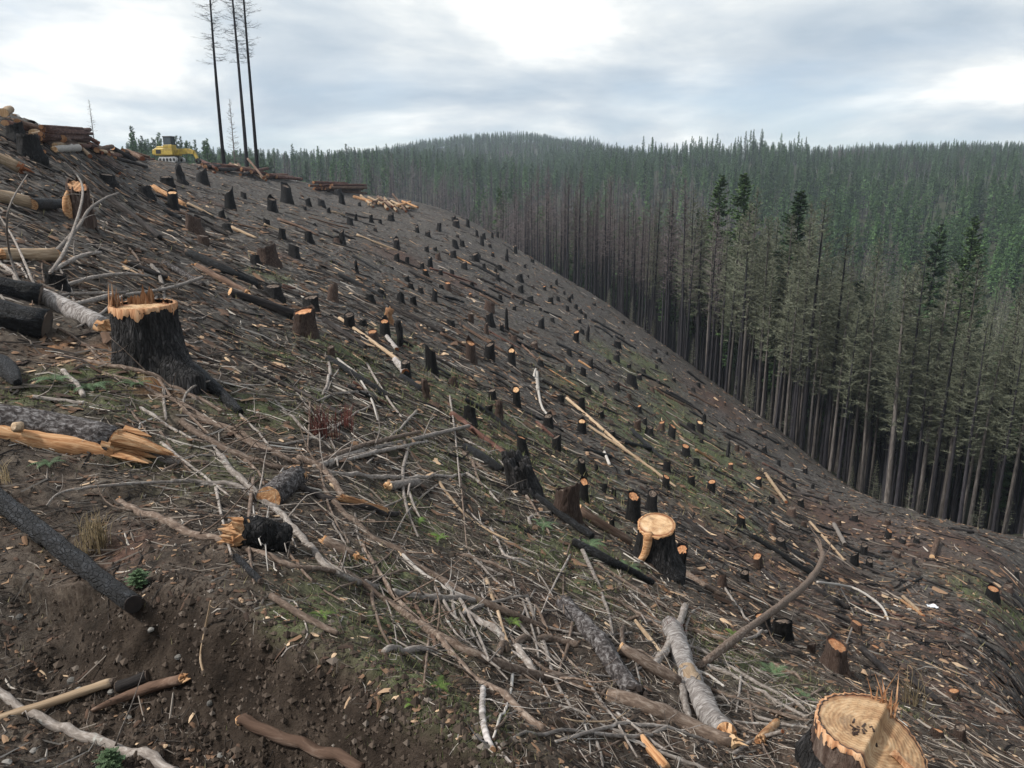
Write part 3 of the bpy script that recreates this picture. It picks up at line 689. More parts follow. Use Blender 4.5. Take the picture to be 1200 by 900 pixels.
def hero_wall(seed, R, Hh, sides, rings, flare, lobes, root_az=None, root_len=0.0, groove=0.05, topf=None, down=0.5):
    """Wall of a big stump in metres; topf(th) gives the rim height."""
    r2 = np.random.default_rng(seed); th = np.linspace(0, 2 * np.pi, sides, endpoint=False); ph = r2.uniform(0, 6.28, 4)
    lob = 0.6 * np.cos(lobes * th + ph[0]) + 0.4 * np.cos((lobes + 2) * th + ph[1])
    top = np.full(sides, Hh) if topf is None else topf(th)
    rows = []
    for z in np.concatenate([[-down], np.linspace(0, 1, rings)]):
        q = 1 - max(z, 0); f = flare * q ** 2.2 * (1 + 0.6 * lob)
        if root_az is not None: f = f + root_len * q ** 3.2 * np.exp(-((np.angle(np.exp(1j * (th - root_az)))) / 0.38) ** 2)
        crack = -np.abs(pnoise(th * lobes * 2.1 + seed, np.full(sides, z * 2.2 + seed))) * groove * 2.2 + groove * 0.7 * pnoise(th * 22 + seed * 3, np.full(sides, z * 14))
        rad = R * (1 + f + crack + 0.04 * np.cos(2 * th + ph[2]))
        rows.append(np.stack([np.cos(th) * rad, np.sin(th) * rad, (z * top if z >= 0 else np.full(sides, z))], -1))
    return th, rows
def rows_mb(rows, closed=True):
    n, s = len(rows), len(rows[0]); i, j = np.meshgrid(np.arange(n - 1), np.arange(s), indexing='ij'); j2 = (j + 1) % s
    mb = MB(); mb.add(np.concatenate(rows), [np.stack([i * s + j, i * s + j2, (i + 1) * s + j2, (i + 1) * s + j], -1).reshape(-1, 4)]); return mb
def face_mb(rim_xy, hf, rings=10):
    s = len(rim_xy); rows = [np.zeros((1, 3))]; rows[0][0, 2] = hf(np.zeros(1), np.zeros(1))[0]
    for q in np.linspace(0, 1, rings + 1)[1:]:
        x, y = rim_xy[:, 0] * q, rim_xy[:, 1] * q; rows.append(np.stack([x, y, hf(x, y)], -1))
    j = np.arange(s); jn = (j + 1) % s
    F = [np.stack([np.zeros(s, int), 1 + j, 1 + jn], -1)] + [np.stack([1 + k * s + j, 1 + (k + 1) * s + j, 1 + (k + 1) * s + jn, 1 + k * s + jn], -1) for k in range(rings - 1)]
    mb = MB(); mb.add(np.concatenate(rows), F); return mb
def empty(name, loc, rz=0.0):
    o = bpy.data.objects.new(name, None); COL.objects.link(o); o.location = loc; o.rotation_euler = (0, 0, rz); o.empty_display_size = 0.2; return o
HEROES = {}
# 1: big sawn stump in the bottom corner, back cut and sloping felling notch
p, d = hero_base(1022, 905); R = 0.062 * d * 1.16; top_h = 0.30
loc = ground([1022], [880])[0]; d = float(depth_of(loc)) - 0.55
top = unproj(np.array(1022), np.array(851), np.array(d))
base = np.array([top[0], top[1], H(top[0], top[1])]); Hh = top[2] - base[2]; R = 0.5 * 134 * d / FPX
s1 = empty("big_stump", base)
na_ = math.radians(-38)                     # the notch opens down the slope, to the right and towards the camera
def hf1(x, y):
    u = x * math.cos(na_) + y * math.sin(na_); v2 = -x * math.sin(na_) + y * math.cos(na_)
    k = 0.10 * R
    st = sstep(k - 0.010, k + 0.012, u)
    saw_ = 0.0025 * np.sin(u * 160) + 0.003 * pnoise(x * 30, y * 30)
    return Hh - 0.10 * (x * 0.35 + y * 0.9) * 0.6 + st * (-0.055 - 0.42 * (u - k)) + (1 - st) * 0.03 * np.clip(u + 0.1, 0, 1) + saw_
th, rows = hero_wall(11, R * 0.97, Hh, 120, 26, 0.22, 5, groove=0.05, topf=lambda t: hf1(R * np.cos(t), R * np.sin(t)), down=0.6)
rim = rows[-1]; rows.append(np.stack([rim[:, 0] * 0.955, rim[:, 1] * 0.955, hf1(rim[:, 0] * 0.955, rim[:, 1] * 0.955) + 0.006], -1)); rows.append(rows[-1] * [0.99, 0.99, 1] - [0, 0, 0.05])
link("trunk_base", rows_mb(rows).mesh("big_stump_wall", ["brown_bark"]), s1)
link("cut_face", face_mb(rim[:, :2] * 0.955, hf1, 26).mesh("big_stump_face", "big_cut"), s1)["label"] = "tan sawn top with a step down to the felling notch"
# orange peeled collar under the rim
mb = rows_mb([rows[26] * [1.014, 1.014, 1] - np.stack([0 * th, 0 * th, R * (0.05 + 0.35 * np.clip(pnoise(th * 1.6, th * 0 + 1.7) + .1, 0, 1) + 0.06 * np.random.default_rng(4).random(len(th)))], -1), rows[26] * [1.016, 1.016, 1] + [0, 0, 0.004], rows[26] * [.97, .97, 1] + [0, 0, .003]]); link("peeled_collar", mb.mesh("peeled_collar", "splinter_wood"), s1)
char = rows_mb([r * [1.02, 1.02, 1] for r in rows[:15]]); link("charred_skirt", char.mesh("charred_skirt", "charred_bark"), s1)
mb = MB(); splinters(mb, 16, R * 0.85, R * 0.97, math.radians(35), math.radians(62), Hh - 0.06, 0.10, 0.34, 0.006, 4, 0.35); link("hinge_splinter", mb.mesh("hinge_splinter", "splinter_wood", False), s1)
mb = MB()
for (ax, ay, L_, ww, az2) in ((0.06, -0.10, 0.17, 0.022, -1.0),):
    C_ = np.array([[ax, ay, 0], [ax + L_ * math.cos(az2), ay + L_ * math.sin(az2), 0]]); C_[:, 2] = hf1(C_[:, 0], C_[:, 1]) + 0.02
    C2, R2 = smooth_line(C_, [ww, ww * 0.7], 8); mb.add(*tube_geo(C2, R2, 6, 0.25, 3))
link("wedge_chip", mb.mesh("wedge_chip", "splinter_wood", False), s1)
mb = MB(); r2 = np.random.default_rng(8)
for _ in range(14):
    ax, ay = r2.uniform(-0.13, 0.0), r2.uniform(-0.10, 0.02); az2 = r2.uniform(0, 3.1); L_ = r2.uniform(0.01, 0.05)
    C_ = np.array([[ax, ay, 0], [ax + L_ * math.cos(az2), ay + L_ * math.sin(az2), 0]]); C_[:, 2] = hf1(C_[:, 0], C_[:, 1]) + 0.004
    mb.add(*tube_geo(C_, np.array([0.005, 0.004]), 5, 0.2, 3))
link("bark_crumbs", mb.mesh("bark_crumbs", "brown_bark", False), s1)["kind"] = "stuff"
tag(s1, "biggest freshly sawn stump, tan stepped top, in the bottom corner of the picture", "stump", "stumps on the hillside")
HEROES["big"] = s1
# 2: black stump with splinters standing on its orange cut
def hero(px, pyb, pyt, wtop, seed, flare, root=None, tilt=0.0, sides=72):
    p = ground([px], [pyb])[0]; d = float(depth_of(p)); R = 0.5 * wtop * d / FPX; Hh = (pyb - pyt) * d / FPX * 1.02
    q = p.copy(); nr_ = np.hypot(*q[:2]); q[:2] *= (nr_ + R * 0.9) / nr_; q[2] = H(q[0], q[1]) ; Hh += (p[2] - q[2]) + 0.04
    return q, R, Hh
q, R, Hh = hero(177, 438, 367, 75, 2, 0.35)
s2 = empty("splintered_stump", q)
tf = lambda t: Hh + 0.05 * R * np.cos(t - 1.2) + 0.02 * R * np.abs(np.sin(t * 17))
th, rows = hero_wall(23, R, Hh, 96, 20, 0.22, 5, root_az=math.radians(-22), root_len=1.0, groove=0.07, topf=tf, down=0.5)
link("trunk_base", rows_mb(rows + [rows[-1] * [0.9, 0.9, 1]]).mesh("splintered_stump_wall", "charred_bark"), s2)
hf2 = lambda x, y: Hh - 0.012 - 0.25 * np.clip(-y / R - 0.3, 0, 1) * R * 0.4 + 0.004 * np.sin(x * 140)
link("cut_face", face_mb(rows[-1][:, :2] * 0.93, hf2, 8).mesh("splintered_stump_face", "big_cut"), s2)
col_ = [r * [1.02, 1.02, 1] for r in rows[16:]]; r2 = np.random.default_rng(5)
dip = np.clip(pnoise(th * 2.2, th * 0 + 3.3) * 1.6 + 0.35 * np.exp(-((th - 4.9) / 0.5) ** 2) * 2, -0.2, 1)
col_[0] = col_[-1] * [1, 1, 0] + np.stack([0 * th, 0 * th, (rows[-1][:, 2] - R * (0.05 + 0.20 * np.clip(dip, 0, 1) + 0.14 * r2.random(len(th)) ** 2))], -1)
link("peeled_collar", rows_mb([col_[0], col_[-1] + [0, 0, 0.01], col_[-1] * [0.88, 0.88, 1] + [0, 0, 0.012]]).mesh("peeled_collar", "splinter_wood"), s2)
mb = MB(); splinters(mb, 30, R * 0.72, R * 0.95, math.radians(165), math.radians(205), Hh - 0.02, 0.15 * R, 0.85 * R, 0.06 * R, 9, 0.05)
link("standing_splinter", mb.mesh("standing_splinter", "splinter_wood", False), s2); mb = MB()
splinters(mb, 26, R * 0.55, R * 0.92, math.radians(95), math.radians(140), Hh - 0.02, 0.15 * R, 0.75 * R, 0.10 * R, 12, 0.04)
link("standing_splinter", mb.mesh("standing_splinter", "splinter_wood", False), s2); mb = MB()
splinters(mb, 30, R * 0.80, R * 0.97, math.radians(40), math.radians(215), Hh - 0.02, 0.05 * R, 0.28 * R, 0.08 * R, 13, 0.05)
link("splintered_rim", mb.mesh("splintered_rim", "splinter_wood", False), s2)
tag(s2, "wide black stump with orange splinters standing on its cut, beside the grey birch log", "stump", "stumps on the hillside"); HEROES["splintered"] = s2
# 3: orange topped stump with a peeled strip
q, R, Hh = hero(767, 663, 624, 45, 3, 0.3)
s3 = empty("sawn_stump", q)
td = math.radians(-100); tf = lambda t: Hh + 0.22 * R * np.cos(t - td - math.pi)
th, rows = hero_wall(31, R, Hh, 72, 14, 0.45, 4, root_az=math.radians(-40), root_len=0.6, groove=0.06, topf=tf, down=0.6)
link("trunk_base", rows_mb(rows + [rows[-1] * [0.93, 0.93, 1]]).mesh("sawn_stump_wall", "charred_bark"), s3)
link("cut_face", face_mb(rows[-1][:, :2] * 0.97, lambda x, y: Hh + 0.006 - 0.22 * (x * math.cos(td) + y * math.sin(td)), 8).mesh("sawn_stump_face", "big_cut"), s3)
link("peeled_rim", rows_mb([rows[-1] * [1.03, 1.03, 1] - np.stack([0 * th, 0 * th, R * (0.05 + 0.12 * np.random.default_rng(6).random(len(th)) ** 2)], -1), rows[-1] * [1.035, 1.035, 1] + [0, 0, 0.005], rows[-1] * [0.95, 0.95, 1] + [0, 0, 0.007]]).mesh("peeled_rim", "orange_wood"), s3)
mb = MB(); a0 = math.radians(-125)
P_ = np.array([[math.cos(a0) * R * 1.02, math.sin(a0) * R * 1.02, Hh - 0.1 * R], [math.cos(a0) * R * 1.1, math.sin(a0) * R * 1.1, Hh * 0.62], [math.cos(a0 - .2) * R * 1.5, math.sin(a0 - .2) * R * 1.5, Hh * 0.3], [math.cos(a0 - .5) * R * 2.4, math.sin(a0 - .5) * R * 2.4, Hh * 0.14]])
C2, R2 = smooth_line(P_, [R * 0.24, R * 0.22, R * 0.16, R * 0.05], 12); mb.add(*tube_geo(C2, R2, 7, 0.2, 6))
link("peeled_strip", mb.mesh("peeled_strip", "orange_wood"), s3)
tag(s3, "black stump with a bright orange oval top and a peeled strip hanging on its side", "stump", "stumps on the hillside"); HEROES["orange"] = s3
# 4: rounded wholly burnt stump
q, R, Hh = hero(614, 580, 537, 34, 4, 0.3)
s4 = empty("burnt_stump", q); s4.rotation_euler = (0.0, -0.22, 0)
tf = lambda t: Hh * (0.86 + 0.16 * np.cos(t - 2.6) + 0.06 * np.sin(t * 5) + 0.05 * np.sin(t * 11))
th, rows = hero_wall(47, R, Hh, 64, 14, 0.28, 4, groove=0.09, topf=tf, down=0.6)
rows += [rows[-1] * [0.8, 0.8, 1] + [0, 0, 0.06 * R], rows[-1] * [0.45, 0.45, 1] - [0, 0, 0.05 * R], rows[-1] * [0.05, 0.05, 1] - [0, 0, 0.1 * R]]
link("charred_body", rows_mb(rows).mesh("burnt_stump_wall", "charred_bark"), s4)
mb = MB(); splinters(mb, 14, R * 0.6, R * 0.95, 1.6, 3.4, Hh * 0.93, 0.1 * R, 0.4 * R, 0.12 * R, 5, 0.1); link("charred_tip", mb.mesh("charred_tip", "charred_bark"), s4)
tag(s4, "leaning wholly charred rounded stump above the long black pole", "stump", "stumps on the hillside"); HEROES["burnt"] = s4
# 5: jagged stump on the crest, 6: split stump with orange heart, 7: broken orange stub among the branches
q, R, Hh = hero(36, 188, 162, 24, 5, 0.3)
s5 = empty("jagged_stump", q); tf = lambda t: Hh * (1 + 0.05 * np.abs(np.sin(t * 9)) + 0.06 * np.sin(t * 23) ** 2)
th, rows = hero_wall(53, R, Hh, 60, 9, 0.5, 4, groove=0.08, topf=tf, down=0.8)
link("trunk_base", rows_mb(rows + [rows[-1] * [0.88, 0.88, 1]]).mesh("jagged_stump_wall", "charred_bark"), s5)
link("cut_face", face_mb(rows[-1][:, :2] * 0.9, lambda x, y: Hh + 0 * x - 0.03, 4).mesh("jagged_stump_face", "weathered_cut"), s5)
mb = MB(); splinters(mb, 16, R * 0.8, R * 0.95, 0, 6.28, Hh - 0.02, 0.06 * R, 0.35 * R, 0.05 * R, 15); link("rim_splinter", mb.mesh("rim_splinter", "charred_bark"), s5)
tag(s5, "dark flared stump with a saw-toothed rim just below the heaped logs on the crest", "stump", "stumps on the hillside"); HEROES["jagged"] = s5
q, R, Hh = hero(96, 262, 216, 24, 6, 0.3)
s6 = empty("split_stump", q); tf = lambda t: Hh * (0.86 + 0.16 * np.cos(t - 2.2) + 0.08 * np.sin(t * 7) + 0.05 * np.sin(t * 19))
th, rows = hero_wall(59, R, Hh, 60, 12, 0.3, 3, groove=0.10, topf=tf, down=0.6)
link("trunk_base", rows_mb(rows + [rows[-1] * [0.85, 0.85, 1]]).mesh("split_stump_wall", "brown_bark"), s6)
link("broken_top", face_mb(rows[-1][:, :2] * 0.88, lambda x, y: Hh * (0.86 + 0.16 * (x * math.cos(2.2) + y * math.sin(2.2)) / R) + 0.05 * R * np.sin(x * 60 / R * .3), 6).mesh("split_stump_top", "orange_cut"), s6)
mb = MB(); P_ = np.array([[-R * .55, -R * 1.0, -.1], [-R * .6, -R * 1.02, Hh * .45], [-R * .45, -R * .95, Hh * .75]]); C2, R2 = smooth_line(P_, [R * .35, R * .4, R * .1], 9); mb.add(*tube_geo(C2, R2, 7, .25, 2))
link("orange_heartwood", mb.mesh("orange_heartwood", "orange_wood"), s6)
splinters_mb = MB(); splinters(splinters_mb, 18, R * .5, R * .95, 1.2, 3.4, Hh * .9, .1 * R, .5 * R, .1 * R, 17); link("splinter", splinters_mb.mesh("splinter", "splinter_wood", False), s6)
tag(s6, "brown split stump showing orange heartwood behind the thin grey saplings", "stump", "stumps on the hillside"); HEROES["split"] = s6
p = ground([295], [640])[0]; d = float(depth_of(p)); R = 0.5 * 46 * d / FPX
s7 = empty("broken_stub", p + [0, 0, 0.35 * R]); s7.rotation_euler = (0, 0, 0)
ax = np.array([-0.75, -0.35, 0.35]); ax /= np.linalg.norm(ax)
C_ = np.array([[0.9 * R * 1.6, 0.8 * R, -0.5 * R], [0.3 * R, 0.2 * R, 0.1 * R], [-0.55 * R, -0.3 * R, 0.5 * R]]); C2, R2 = smooth_line(C_, [R * 0.9, R * 0.95, R * 0.8], 14)
mb = MB(); mb.add(*tube_geo(C2, R2, 28, 0.16, 4)); link("charred_shell", mb.mesh("charred_shell", "charred_bark"), s7)
mb = MB(); mb.add(*end_disc(C2, R2 * 1.0, True, 22, 3, 0.15, 0.75)); V_, F_ = end_disc(C2, R2 * 0.75, True, 14, 9, 0.1, 1.0); mb.add(V_, F_)
r2 = np.random.default_rng(77)
for _ in range(26):
    a = r2.uniform(0, 6.28); rr = R * r2.uniform(0.2, 0.85); e1 = np.cross(ax, [0, 0, 1]); e1 /= np.linalg.norm(e1); e2 = np.cross(e1, ax)
    c0 = C2[-1] + (math.cos(a) * e1 + math.sin(a) * e2) * rr; c1 = c0 + ax * R * r2.uniform(0.3, 0.9) + r2.normal(0, 0.14 * R, 3)
    mb.add(*tube_geo(np.array([c0, (c0 + c1) / 2, c1]), np.array([.18, .15, .02]) * R * r2.uniform(.5, 1.3), 5, 0.3, int(r2.integers(99))))
link("torn_wood", mb.mesh("torn_wood", "orange_wood", False), s7)
tag(s7, "torn orange broken stub with a charred shell lying among the grey branches", "broken stub"); HEROES["stub"] = s7

# ------------------------------------------------------------------ logs, poles and branches
BRANCHES, POLES, LOGS = [], [], []
WOODS = {"G": "grey_branch", "B": "brown_branch", "C": "charred_log", "L": "log_bark", "D": "dark_pole", "R": "brown_pole", "W": "birch_bark", "P": "pale_wood", "O": "orange_wood", "X": "bleached_wood", "T": "red_log"}
def lay(P, R, sink=0.55):
    """Lift a line so that it rests on the ground: at most a part of its radius is buried."""
    gap = P[:, 2] - H(P[:, 0], P[:, 1]) - R * (1 - sink)
    return gap
def wood(name, P, R, mat, sides=8, n=None, rough=0.10, seed=None, ends="cc", end_mat="fresh_cut", rigid=True, twigs=0, keep=False):
    """A log, pole or branch along world points P with radii R. ends: c cut, b broken, - plain."""
    P = np.asarray(P, float); R = np.asarray(R, float); seed = int(abs(P[0, 0] * 991 + P[0, 1] * 77)) % 9973 if seed is None else seed
    L = np.linalg.norm(np.diff(P, axis=0), axis=1).sum()
    n = n or int(np.clip(L / max(R.mean(), 0.01) / 1.5, 6, 40))
    C, RR = smooth_line(P, R, n)
    if not keep:
        gap = lay(C, RR)
        if rigid:
            # fit a straight lift: tilt the piece so that both ends rest
            t = np.linspace(0, 1, n); k = np.argsort(gap)[: max(2, n // 6)]
            C[:, 2] -= np.minimum(gap.min(), 0) if gap.min() < 0 else gap.min()
            gap2 = lay(C, RR); half = n // 2
            i0, i1 = np.argmin(gap2[:half]), half + np.argmin(gap2[half:])
            if t[i1] - t[i0] > 0.25:
                sl = (gap2[i1] - gap2[i0]) / (t[i1] - t[i0]); C[:, 2] -= gap2[i0] + sl * (t - t[i0]) * 0.85
                g3 = lay(C, RR); C[:, 2] -= min(g3.min(), 0)
        else:
            low = np.maximum(-gap, 0)
            if n > 4: low = np.maximum(low, np.convolve(np.pad(low, 1, mode='edge'), [0.25, 0.5, 0.25], 'valid'))
            C[:, 2] += low
    o0 = C[0].copy(); Mx = frame_x(C[-1] - C[0]); inv = np.array(Mx.transposed())
    Lc = (C - o0) @ inv.T
    wob = 0.05 * RR.mean() * np.stack([0 * Lc[:, 0], pnoise(np.arange(n) * 0.4 + seed, np.full(n, .3)), pnoise(np.arange(n) * 0.4, np.full(n, seed + .7))], -1) * 3
    Lc = Lc + wob
    mb = MB(); V, F = tube_geo(Lc, RR, sides, rough, seed); mb.add(V, F)
    o = link(name, mb.mesh(name, mat)); o.location = o0; o.rotation_euler = Mx.to_euler()
    for e, at_end in ((ends[0], False), (ends[1], True)):
        if e == "-": continue
        eb = MB(); eb.add(*end_disc(Lc, RR, at_end, max(8, sides), seed, 0.0, 0.9 if e == "b" else 0.0))
        if e == "b":
            r2 = np.random.default_rng(seed + at_end); d_ = (Lc[-1] - Lc[-2]) if at_end else (Lc[0] - Lc[1]); d_ = d_ / np.linalg.norm(d_)
            c_ = Lc[-1] if at_end else Lc[0]; r0 = RR[-1] if at_end else RR[0]
            for _ in range(5):
                off = r2.normal(0, 0.45 * r0, 3); a_ = c_ + off - d_ * r0 * 0.3; b_ = a_ + d_ * r0 * r2.uniform(0.8, 2.4) + r2.normal(0, 0.12 * r0, 3)
                eb.add(*tube_geo(np.array([a_, (a_ + b_) / 2, b_]), np.array([.28, .22, .03]) * r0, 4, 0.2, 1))
        link("broken_end" if e == "b" else "cut_end", eb.mesh("end_grain", end_mat, False), o)
    if twigs:
        r2 = np.random.default_rng(seed + 5)
        for _ in range(twigs):
            k = int(r2.integers(1, n - 1)); tl = RR.mean() * r2.uniform(8, 26)
            dr = r2.normal(0, 1, 3); dr[2] = abs(dr[2]) * 0.5; dr += np.array([0.9, 0, 0]); dr /= np.linalg.norm(dr)
            pts_ = [Lc[k]]
            for q_ in range(3): dr = dr + r2.normal(0, 0.28, 3); dr /= np.linalg.norm(dr); pts_.append(pts_[-1] + dr * tl / 3)
            c2, rr2 = smooth_line(np.array(pts_), np.array([.32, .24, .16, .05]) * RR[k] * 1.0, 7); tb_ = MB(); tb_.add(*tube_geo(c2, rr2, 4, 0.1, k)); link("side_twig", tb_.mesh("side_twig", mat), o)
    return o
def wood_px(name, pts_s, th, mat, **kw):
    a = np.array([[float(v) for v in q.split(",")[:2]] for q in pts_s.split()]); lift = np.array([float(q.split(",")[2]) if q.count(",") > 1 else 0.0 for q in pts_s.split()])
    P = ground(a[:, 0], a[:, 1]); d = depth_of(P)
    if lift.any():                    # a lifted point keeps its picture position, so it comes a little nearer
        for k in np.nonzero(lift)[0]:
            rv = ray(a[k, 0], a[k, 1]); ts = np.linspace(d[k] * 0.25, d[k], 400); q = rv[None] * ts[:, None]
            ok = np.nonzero(q[:, 2] - H(q[:, 0], q[:, 1]) >= lift[k])[0]; t = ts[ok[-1]] if len(ok) else d[k]
            P[k] = rv * t; d[k] = t
    t_ = [float(v) for v in str(th).split(",")]; tt = np.interp(np.linspace(0, 1, len(a)), np.linspace(0, 1, len(t_)), t_)
    R = 0.5 * tt * d / FPX; R = np.interp(np.linspace(0, 1, len(R)), [0, 1], [R[0], R[-1]]) if len(t_) < 3 else R
    kw.setdefault("keep", bool(lift.any()))
    o = wood(name, P, R, WOODS[mat], **kw); mid = a.mean(0)
    return o, mid[0], mid[1]
# name | points | thickness in pixels | wood | ends | end wood | label   (label empty: named by its place later)
big = """charred_log|-25,572 60,644 160,730|23,22,21|C|cc|weathered_cut|long charcoal-black log lying on bare soil near the bottom left
bark_log|-40,497 60,510 137,527|37,36,35|L|-b|orange_wood|thick brown bark log with a splintered orange tip, near the ferns
black_log|-30,340 49,357|25,27|C|-c|weathered_cut|upper of two black logs lying at the left picture edge
black_log|-30,374 57,393|34,37|C|-c|weathered_cut|lower and thicker of two black logs lying at the left picture edge
black_root|222,436 250,458 282,487|20,16,9|C|--|weathered_cut|thick black root trailing downhill from the splintered black stump
birch_log|46,350 90,372 124,390|20,23,24|W|bb|orange_wood|grey white birch log with a torn orange end beside the splintered black stump
pale_log|-20,232 31,243|17,19|P|-c|fresh_cut|pale barkless log at the left edge below the jagged stump
pale_log|-20,184 24,203|15,15|P|-b|fresh_cut|pale barkless log at the left edge, upper of the two
torn_log|2,303 64,306|16,15|P|bb|orange_wood|short pale torn log among the grey sapling stems
brown_log|38,248 74,243|15,13|C|cb|orange_wood|short charred log beside the split stump
black_pole|112,226 150,252 188,282|6,7,6|D|--|weathered_cut|long thin black pole running downhill from the split stump
black_log|220,300 262,320 302,338|9,12,9|C|bb|weathered_cut|thick black log on the slope below the excavator
orange_log|231,314 290,345|8,8|R|bb|orange_wood|slim orange-brown log lying just under the thick black log
dark_log|270,347 342,374|10,13|D|cc|fresh_cut|dark log with a pale cut end, uphill of the brown-rimmed stump
pale_pole|398,377 467,427|4,4.5|P|--|fresh_cut|long straight pale pole leaning downhill past the tall dark slab
birch_log|449,391 465,411|5,5.5|W|cc|fresh_cut|short white birch piece between the cluster of orange stumps
birch_log|463,425 475,440|8,10|W|cc|fresh_cut|white birch chunk at the lower end of the straight pale pole
black_log|384,424 420,446 455,467|7,8,6|C|bb|weathered_cut|broken black log on the slope above the branch heap
black_log|397,322 450,350|5,5|C|--|weathered_cut|thin black log on the open slope above the tall dark slab
black_pole|446,352 520,396|5,5|D|--|weathered_cut|long dark pole across the slope beside the tall dark slab
black_log|380,378 429,409|6,6|D|--|weathered_cut|dark log downhill of the brown-rimmed stump
black_pole|470,444 495,460|9,8|C|cc|weathered_cut|short thick black log beside two orange-topped stumps
brown_log|530,489 598,541|8,7|T|cb|orange_wood|red-brown log with an orange broken end above the charred rounded stump
black_log|545,528 562,539 588,556|9,12,9|C|cc|weathered_cut|hollow black log end beside the charred rounded stump
black_pole|545,470 575,488 608,515|5,6,5|C|--|weathered_cut|black pole beside the broken red-brown snag
pale_pole|664,470 700,500 733,528|3.5,4,3|P|--|fresh_cut|long pale pole on the green slope, upper end beside a round black stump
pale_pole|690,500 745,538 792,574|3,3.5,3|P|--|fresh_cut|long pale pole running down to the black burnt tangle
red_log|629,496 650,515|5,4|T|cb|orange_wood|small red-brown log between two dark stumps below the white forked branch
white_stick|708,531 714,551|3.5,3.5|X|--|fresh_cut|short bright white stick on the slope
black_log|686,529 716,537|5,5|C|--|weathered_cut|short black log beside the bright white stick
black_log|740,506 778,541|6,5|C|bb|weathered_cut|black log in the burnt tangle uphill of two orange stumps
black_log|730,522 762,530|5,4|C|bb|weathered_cut|second black log crossing the burnt tangle
black_pole|604,563 648,600 694,634|7,8.5,8|C|--|weathered_cut|long black pole running downhill from the charred rounded stump
black_pole|672,640 715,663 764,688|9,10,8|C|c-|weathered_cut|thick black pole ending beside the bright orange oval stump
brown_log|676,602 705,620 738,638|17,15,11|R|c-|fresh_cut|brown log with a pale orange end leaning on the dark brown stump
black_log|805,612 852,647|6,6|D|--|weathered_cut|dark log on the littered slope right of the orange oval stump
black_log|880,631 950,673|5,6|C|--|weathered_cut|black log lying under the arching branch
black_log|918,640 957,667|6,5|C|--|weathered_cut|black log just above the tip of the pale curved stick
black_log|890,668 918,692|6,6|D|--|weathered_cut|dark log beside the brown stump under the arching branch
black_log|946,688 992,714|7,7|D|--|weathered_cut|dark log below the pale curved stick
pale_pole|897,556 921,590|4,4|P|cc|fresh_cut|thick pale pole pointing down to the root clump near the forest edge
pale_pole|890,569 912,582|3,3|P|--|fresh_cut|short pale pole beside the thick pale pole near the forest edge
pale_pole|949,613 989,658|3,3|P|--|fresh_cut|thin pale pole on the red littered slope
dark_log|794,668 820,686 848,702|8,8,7|B|--|weathered_cut|grey brown log running downhill from the bright orange oval stump
dark_log|977,617 990,641|5,5|G|cc|weathered_cut|grey log standing out on the red littered slope
brown_log|1092,654 1098,636|6,6|R|cc|fresh_cut|short brown log in the debris of the right hollow
pale_log|1058,700 1078,718|4,4|P|cc|fresh_cut|fresh split log beside the white scrap
pale_log|1056,704 1082,724|3,4|O|cc|fresh_cut|orange split log beside the white scrap
dark_log|1112,620 1140,625|4,4|D|--|weathered_cut|dark log at the foot of the burnt trees
dark_log|1010,762 1052,803|8,7|D|cc|weathered_cut|dark log behind the biggest sawn stump
brown_log|1068,798 1100,826|8,7|D|cc|weathered_cut|dark log right of the biggest sawn stump
grey_log|661,711 690,745 715,780 748,818|20,22,24,22|L|bb|weathered_cut|thick grey forked log in the foreground branch heap
bark_log|713,821 760,836 802,852 858,873|19,20,21,18|B|cb|fresh_cut|thick brown branch log with a pale round cut end in the foreground heap
dark_log|726,765 760,784 795,803|15,16,13|B|c-|fresh_cut|short dark log with an orange cut end crossing the foreground heap
birch_log|786,738 800,780 824,828 850,862|22,24,27,24|W|-b|orange_wood|pale flaking birch log with an orange scar in the foreground heap
short_log|381,637 417,658|13,13|B|bb|orange_wood|short brown log with torn ends under the crossing branches
bark_log|316,592 346,566|30,28|L|cb|orange_wood|short thick bark log behind the torn orange stub
pale_log|455,573 490,570|12,10|G|b-|fresh_cut|short grey log with a pale torn end above the long branches
burnt_stick|276,656 306,690|8,8|C|bb|weathered_cut|small charred stick on the bare soil below the long grey branch
burnt_stick|318,700 355,725 396,746|8,9,6|B|--|weathered_cut|dark weathered stick along the dug bank
pointed_stick|108,836 165,815 215,804|4,13,12|R|-b|orange_wood|pointed charred stick with an orange broken end near the bottom edge
charred_stick|138,808 173,795|13,14|D|cc|weathered_cut|short stubby dark stick behind the pointed charred stick
pale_stick|-20,858 70,826 131,803|9,11,10|P|-b|weathered_cut|pale stripped stick reaching the left edge near the bottom
orange_stick|283,848 320,862 365,880 425,905|13,14,14,14|R|b-|orange_wood|orange and brown peeled stick at the bottom edge
dark_chunk|-20,425 8,438 22,455|24,24,9|C|--|weathered_cut|black broken log tip at the left edge beside the ferns
bark_slab|752,866 780,902|9,12|O|--|orange_wood|red brown split slab at the bottom edge
bark_slab|402,592 452,606|10,8|O|bb|orange_wood|torn orange bark slab under the crossing branches
bark_slab|890,872 910,850|12,9|O|bb|orange_wood|torn orange slab left of the biggest sawn stump
burnt_log|300,440 350,462 400,490|5,5,4|D|--|weathered_cut|thin dark log above the reddish twigs
dark_log|148,312 196,330|6,6|D|bb|orange_wood|dark log piece with orange ends behind the splintered black stump
red_log|193,310 238,336|7,7|L|bb|weathered_cut|grey bark log on the slope behind the splintered black stump
dark_log|192,248 212,260|8,8|C|cc|weathered_cut|short black log below the pale-cut stump uphill
orange_log|180,222 216,243|7,7|O|bb|orange_wood|orange split log beside the pale-cut stump uphill
white_log|64,180 92,178|8,9|X|bb|fresh_cut|white weathered root piece below the heaped crest logs
"""
